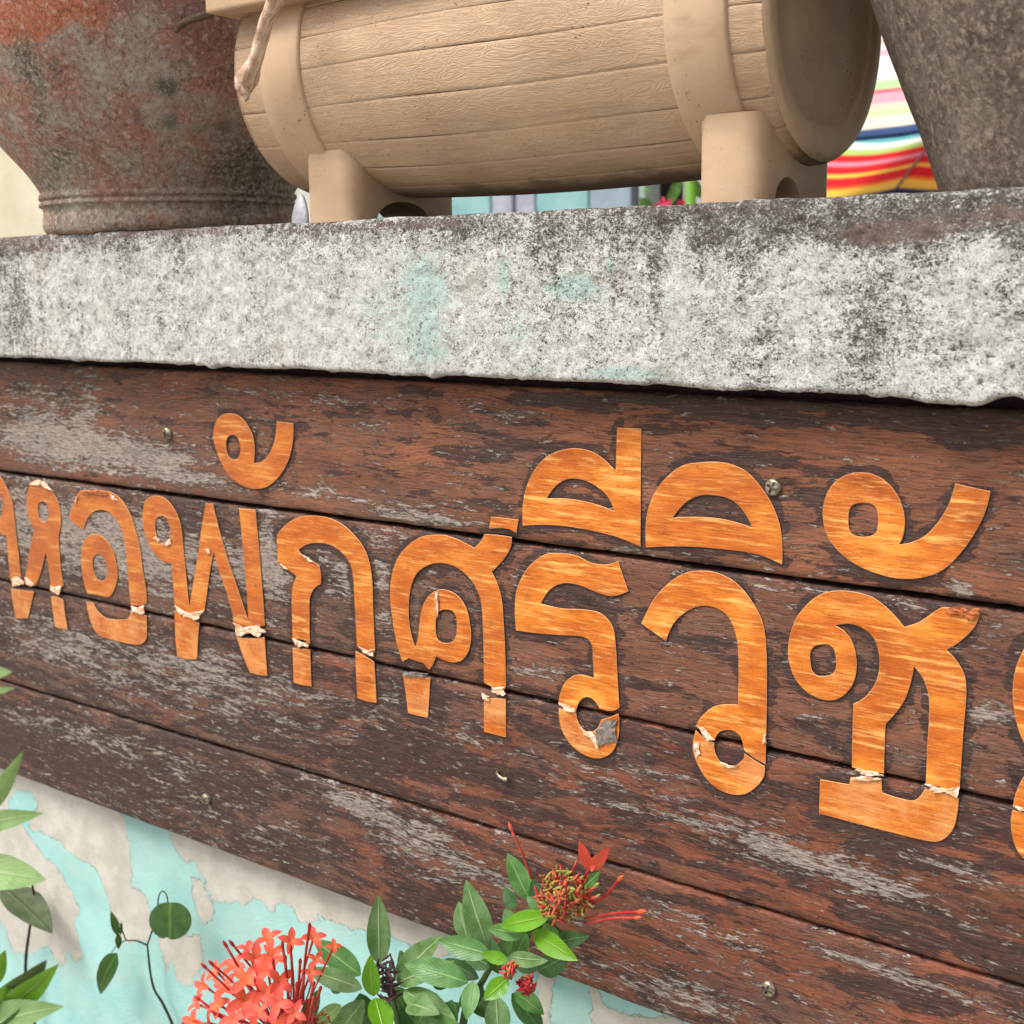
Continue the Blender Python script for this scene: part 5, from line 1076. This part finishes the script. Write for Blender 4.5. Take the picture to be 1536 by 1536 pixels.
# flowering pot plant with pink blooms
pp = at(985, 300, 2.3); fp = empty('flowering_plant', (pp[0], 2.3, 0), 'small green plant with pink flowers in the yard, seen low beneath the barrel planter', 'plant')
V, F = lathe_vf([(0, 0), (.12, 0), (.17, .32), (.18, .33), (.16, .33), (.15, .28), (0, .28)], 30, pp[0], 2.3, 0); mesh('pot', V, F[:, ::-1], MT['potd'], fp)
mb = MB(); mf = MB()
topz = at(1000, 312, 2.3)[2]
for i in range(26):
    a = random.uniform(0, 6.28); r = random.uniform(.02, .2); z = topz + random.uniform(-.42, -.01); x, y = pp[0] + r * math.cos(a), 2.3 + r * math.sin(a) * .6
    V, F = tube_vf([(pp[0], 2.3, .28), (pp[0] + r * .3 * math.cos(a), 2.3, z * .6), (x, y, z)], [.004, .003, .002], 5, 8); mb.add(V, F)
    for k in range(9):
        b = np.array((x, y, z)) + RNG.normal(size=3) * (.03, .03, .05); V, F, UV = leaf_vf(b, b + RNG.normal(size=3) * .05, .03, nl=4); mb.add(V, F, 0, UV)
mb.build('foliage', MT['leaf_m'], fp)
for (x, y) in ((998, 313), (990, 317), (1022, 314)):
    q = at(x, y, 2.2)
    for k in range(6): star(mf, q + RNG.normal(size=3) * .008, RNG.normal(size=3) + (0, -1.5, 0), .02, k)
mf.build('pink_blooms', m_plain('pink_petal', L(226, 60, 110), .6), fp)

# parasols with concentric stripes
def stripes(name, pal, sat=1):
    s = S(name, .8, .2); v = s.sep(s.uvs)[1]
    q = s.n('ShaderNodeValToRGB'); q.color_ramp.interpolation = 'LINEAR'; e = q.color_ramp.elements
    seq = []; n = len(pal); tot = sum(w_ for w_, _ in pal); acc = 0
    for w_, c in pal: seq.append((acc / tot, c)); acc += w_; seq.append((acc / tot - .006, c))
    # at most 32 stops
    seq = seq[:32]
    while len(e) < len(seq): e.new(.5)
    for k, (p_, c) in enumerate(seq): e[k].position = max(0, min(1, p_)); e[k].color = (*c, 1)
    wob = s.noise(s.obj, 5, 3, .5)
    s.l(s.ma('ADD', v, s.ma('MULTIPLY', s.ma('SUBTRACT', wob, .5), .012)), q.inputs[0]); c = q.outputs[0]
    s.out(c, .8); t = s.n('ShaderNodeBsdfTranslucent'); s.l(c, t.inputs[0]); mx = s.n('ShaderNodeMixShader'); mx.inputs[0].default_value = .35
    s.t.links.new(s.p.outputs[0], mx.inputs[1]); s.t.links.new(t.outputs[0], mx.inputs[2]); s.t.links.new(mx.outputs[0], s.t.nodes['Material Output'].inputs[0]); return s.m
navy, red, org, yel, wht, pnk, aqua, lime, pch = L(44, 62, 108), L(222, 34, 44), L(238, 120, 40), L(244, 200, 80), L(238, 236, 232), L(232, 140, 158), L(96, 178, 186), L(176, 208, 116), L(238, 196, 164)
# v=0 at the hem, 1 at the top
pal_low = [(1.2, navy), (3.0, yel), (1.0, org), (3.2, red), (1.2, yel), (2.6, red), (1.6, pnk), (2.4, red), (2, lime), (2.2, wht), (2.4, aqua), (1.6, wht), (2, org), (30, wht)]
pal_up = [(1.5, L(70, 96, 142)), (2.5, L(242, 222, 206)), (1.6, L(202, 222, 168)), (1.3, L(240, 206, 190)), (2.2, L(234, 168, 182)), (.8, L(228, 110, 128)), (2.0, L(186, 214, 160)), (2.4, wht), (.8, L(226, 208, 222)), (2.2, wht), (1.6, L(236, 180, 194)), (1.2, wht), (1.2, L(220, 190, 178)), (1.4, L(244, 240, 200)), (1.4, L(120, 172, 198)), (8, L(238, 170, 190))]
def parasol(label, corner, depth_dir, rad, rise, mat, tilt_right, twist, vscale, back=0):
    corner = np.array(corner); dd = np.array(depth_dir, float); dd[2] = 0; dd /= np.linalg.norm(dd); right = np.array((dd[1], -dd[0], 0))
    th0 = math.atan2(-dd[1], -dd[0]) + twist
    cen = corner + dd * rad; root = empty('striped_parasol', (cen[0], cen[1], 0), label, 'parasol')
    def pt(th, f, dz=0):
        r = rad * f; x, y = r * math.cos(th), r * math.sin(th); z = corner[2] + rise * (1 - f) ** 1.0 + dz + (x * right[0] + y * right[1]) * tilt_right + (x * dd[0] + y * dd[1] + rad) * back
        return (cen[0] + x, cen[1] + y, z)
    n = 8; NF, NS = 14, 8
    for k in range(n):
        a0, a1 = th0 + 2 * math.pi * k / n, th0 + 2 * math.pi * (k + 1) / n; V = []; UV = []
        for i in range(NF + 1):
            f = 1 - i / NF * .985
            for j in range(NS + 1):
                u = j / NS; p0, p1 = np.array(pt(a0, f)), np.array(pt(a1, f)); p = p0 + (p1 - p0) * u
                p[2] -= .035 * math.sin(math.pi * u) * f - 0; 
                V.append(p); UV.append((u, (1 - f) * vscale))
        # hem hangs down a little
        for j in range(NS + 1):
            u = j / NS; p0, p1 = np.array(pt(a0, 1)), np.array(pt(a1, 1)); p = p0 + (p1 - p0) * u; p[2] -= .035 * math.sin(math.pi * u) + .008 + .006 * math.sin(u * 25); V.append(p); UV.append((u, .003))
        F = gridfaces(NF + 1, NS + 1).tolist(); o = (NF + 1) * (NS + 1); F += [(o + j, o + j + 1, j + 1, j) for j in range(NS)]
        c = mesh('canopy_panel', V, F, mat, root, uv=UV)
        V, F = tube_vf([pt(a0, .99, .004), pt(a0, .5, .004), pt(a0, .03, .004)], [.0035, .0035, .0035], 6, 6); mesh('rib', V, F, MT['grey_rib'], root)
    V, F = lathe_vf([(0, 0), (.24, 0), (.24, .06), (.03, .1), (.022, .12), (.022, corner[2] + rise - .03), (0, corner[2] + rise)], 20, cen[0], cen[1], 0); mesh('pole', V, F[:, ::-1], MT['grey_rib'], root)
    return root
MT['grey_rib'] = m_plain('grey_parasol_frame', L(120, 124, 128), .5)
view = ROT @ np.array([0, 0, -1.])
c0 = at(1343, 286, 3.0); dl = c0 - CAM; r_ = np.array((dl[1], -dl[0], 0)); r_ /= np.linalg.norm(r_)
parasol('lower striped parasol, bright red, yellow and orange hem stripes, behind the dark clay pot', c0, dl + r_ * 1.6, 1.0, .42, stripes('bright_striped_canvas', pal_low), 0, 0, 1.0, .12)
c1 = at(1410, 172, 1.75); c1b = at(1520, 176, 1.75); dl = c1b - CAM
parasol('upper striped parasol, pale pink and white above a blue hem, right of the barrel', c1, dl, .82, .42, stripes('pale_striped_canvas', pal_up), .15, math.pi / 8, 2.0, .3)
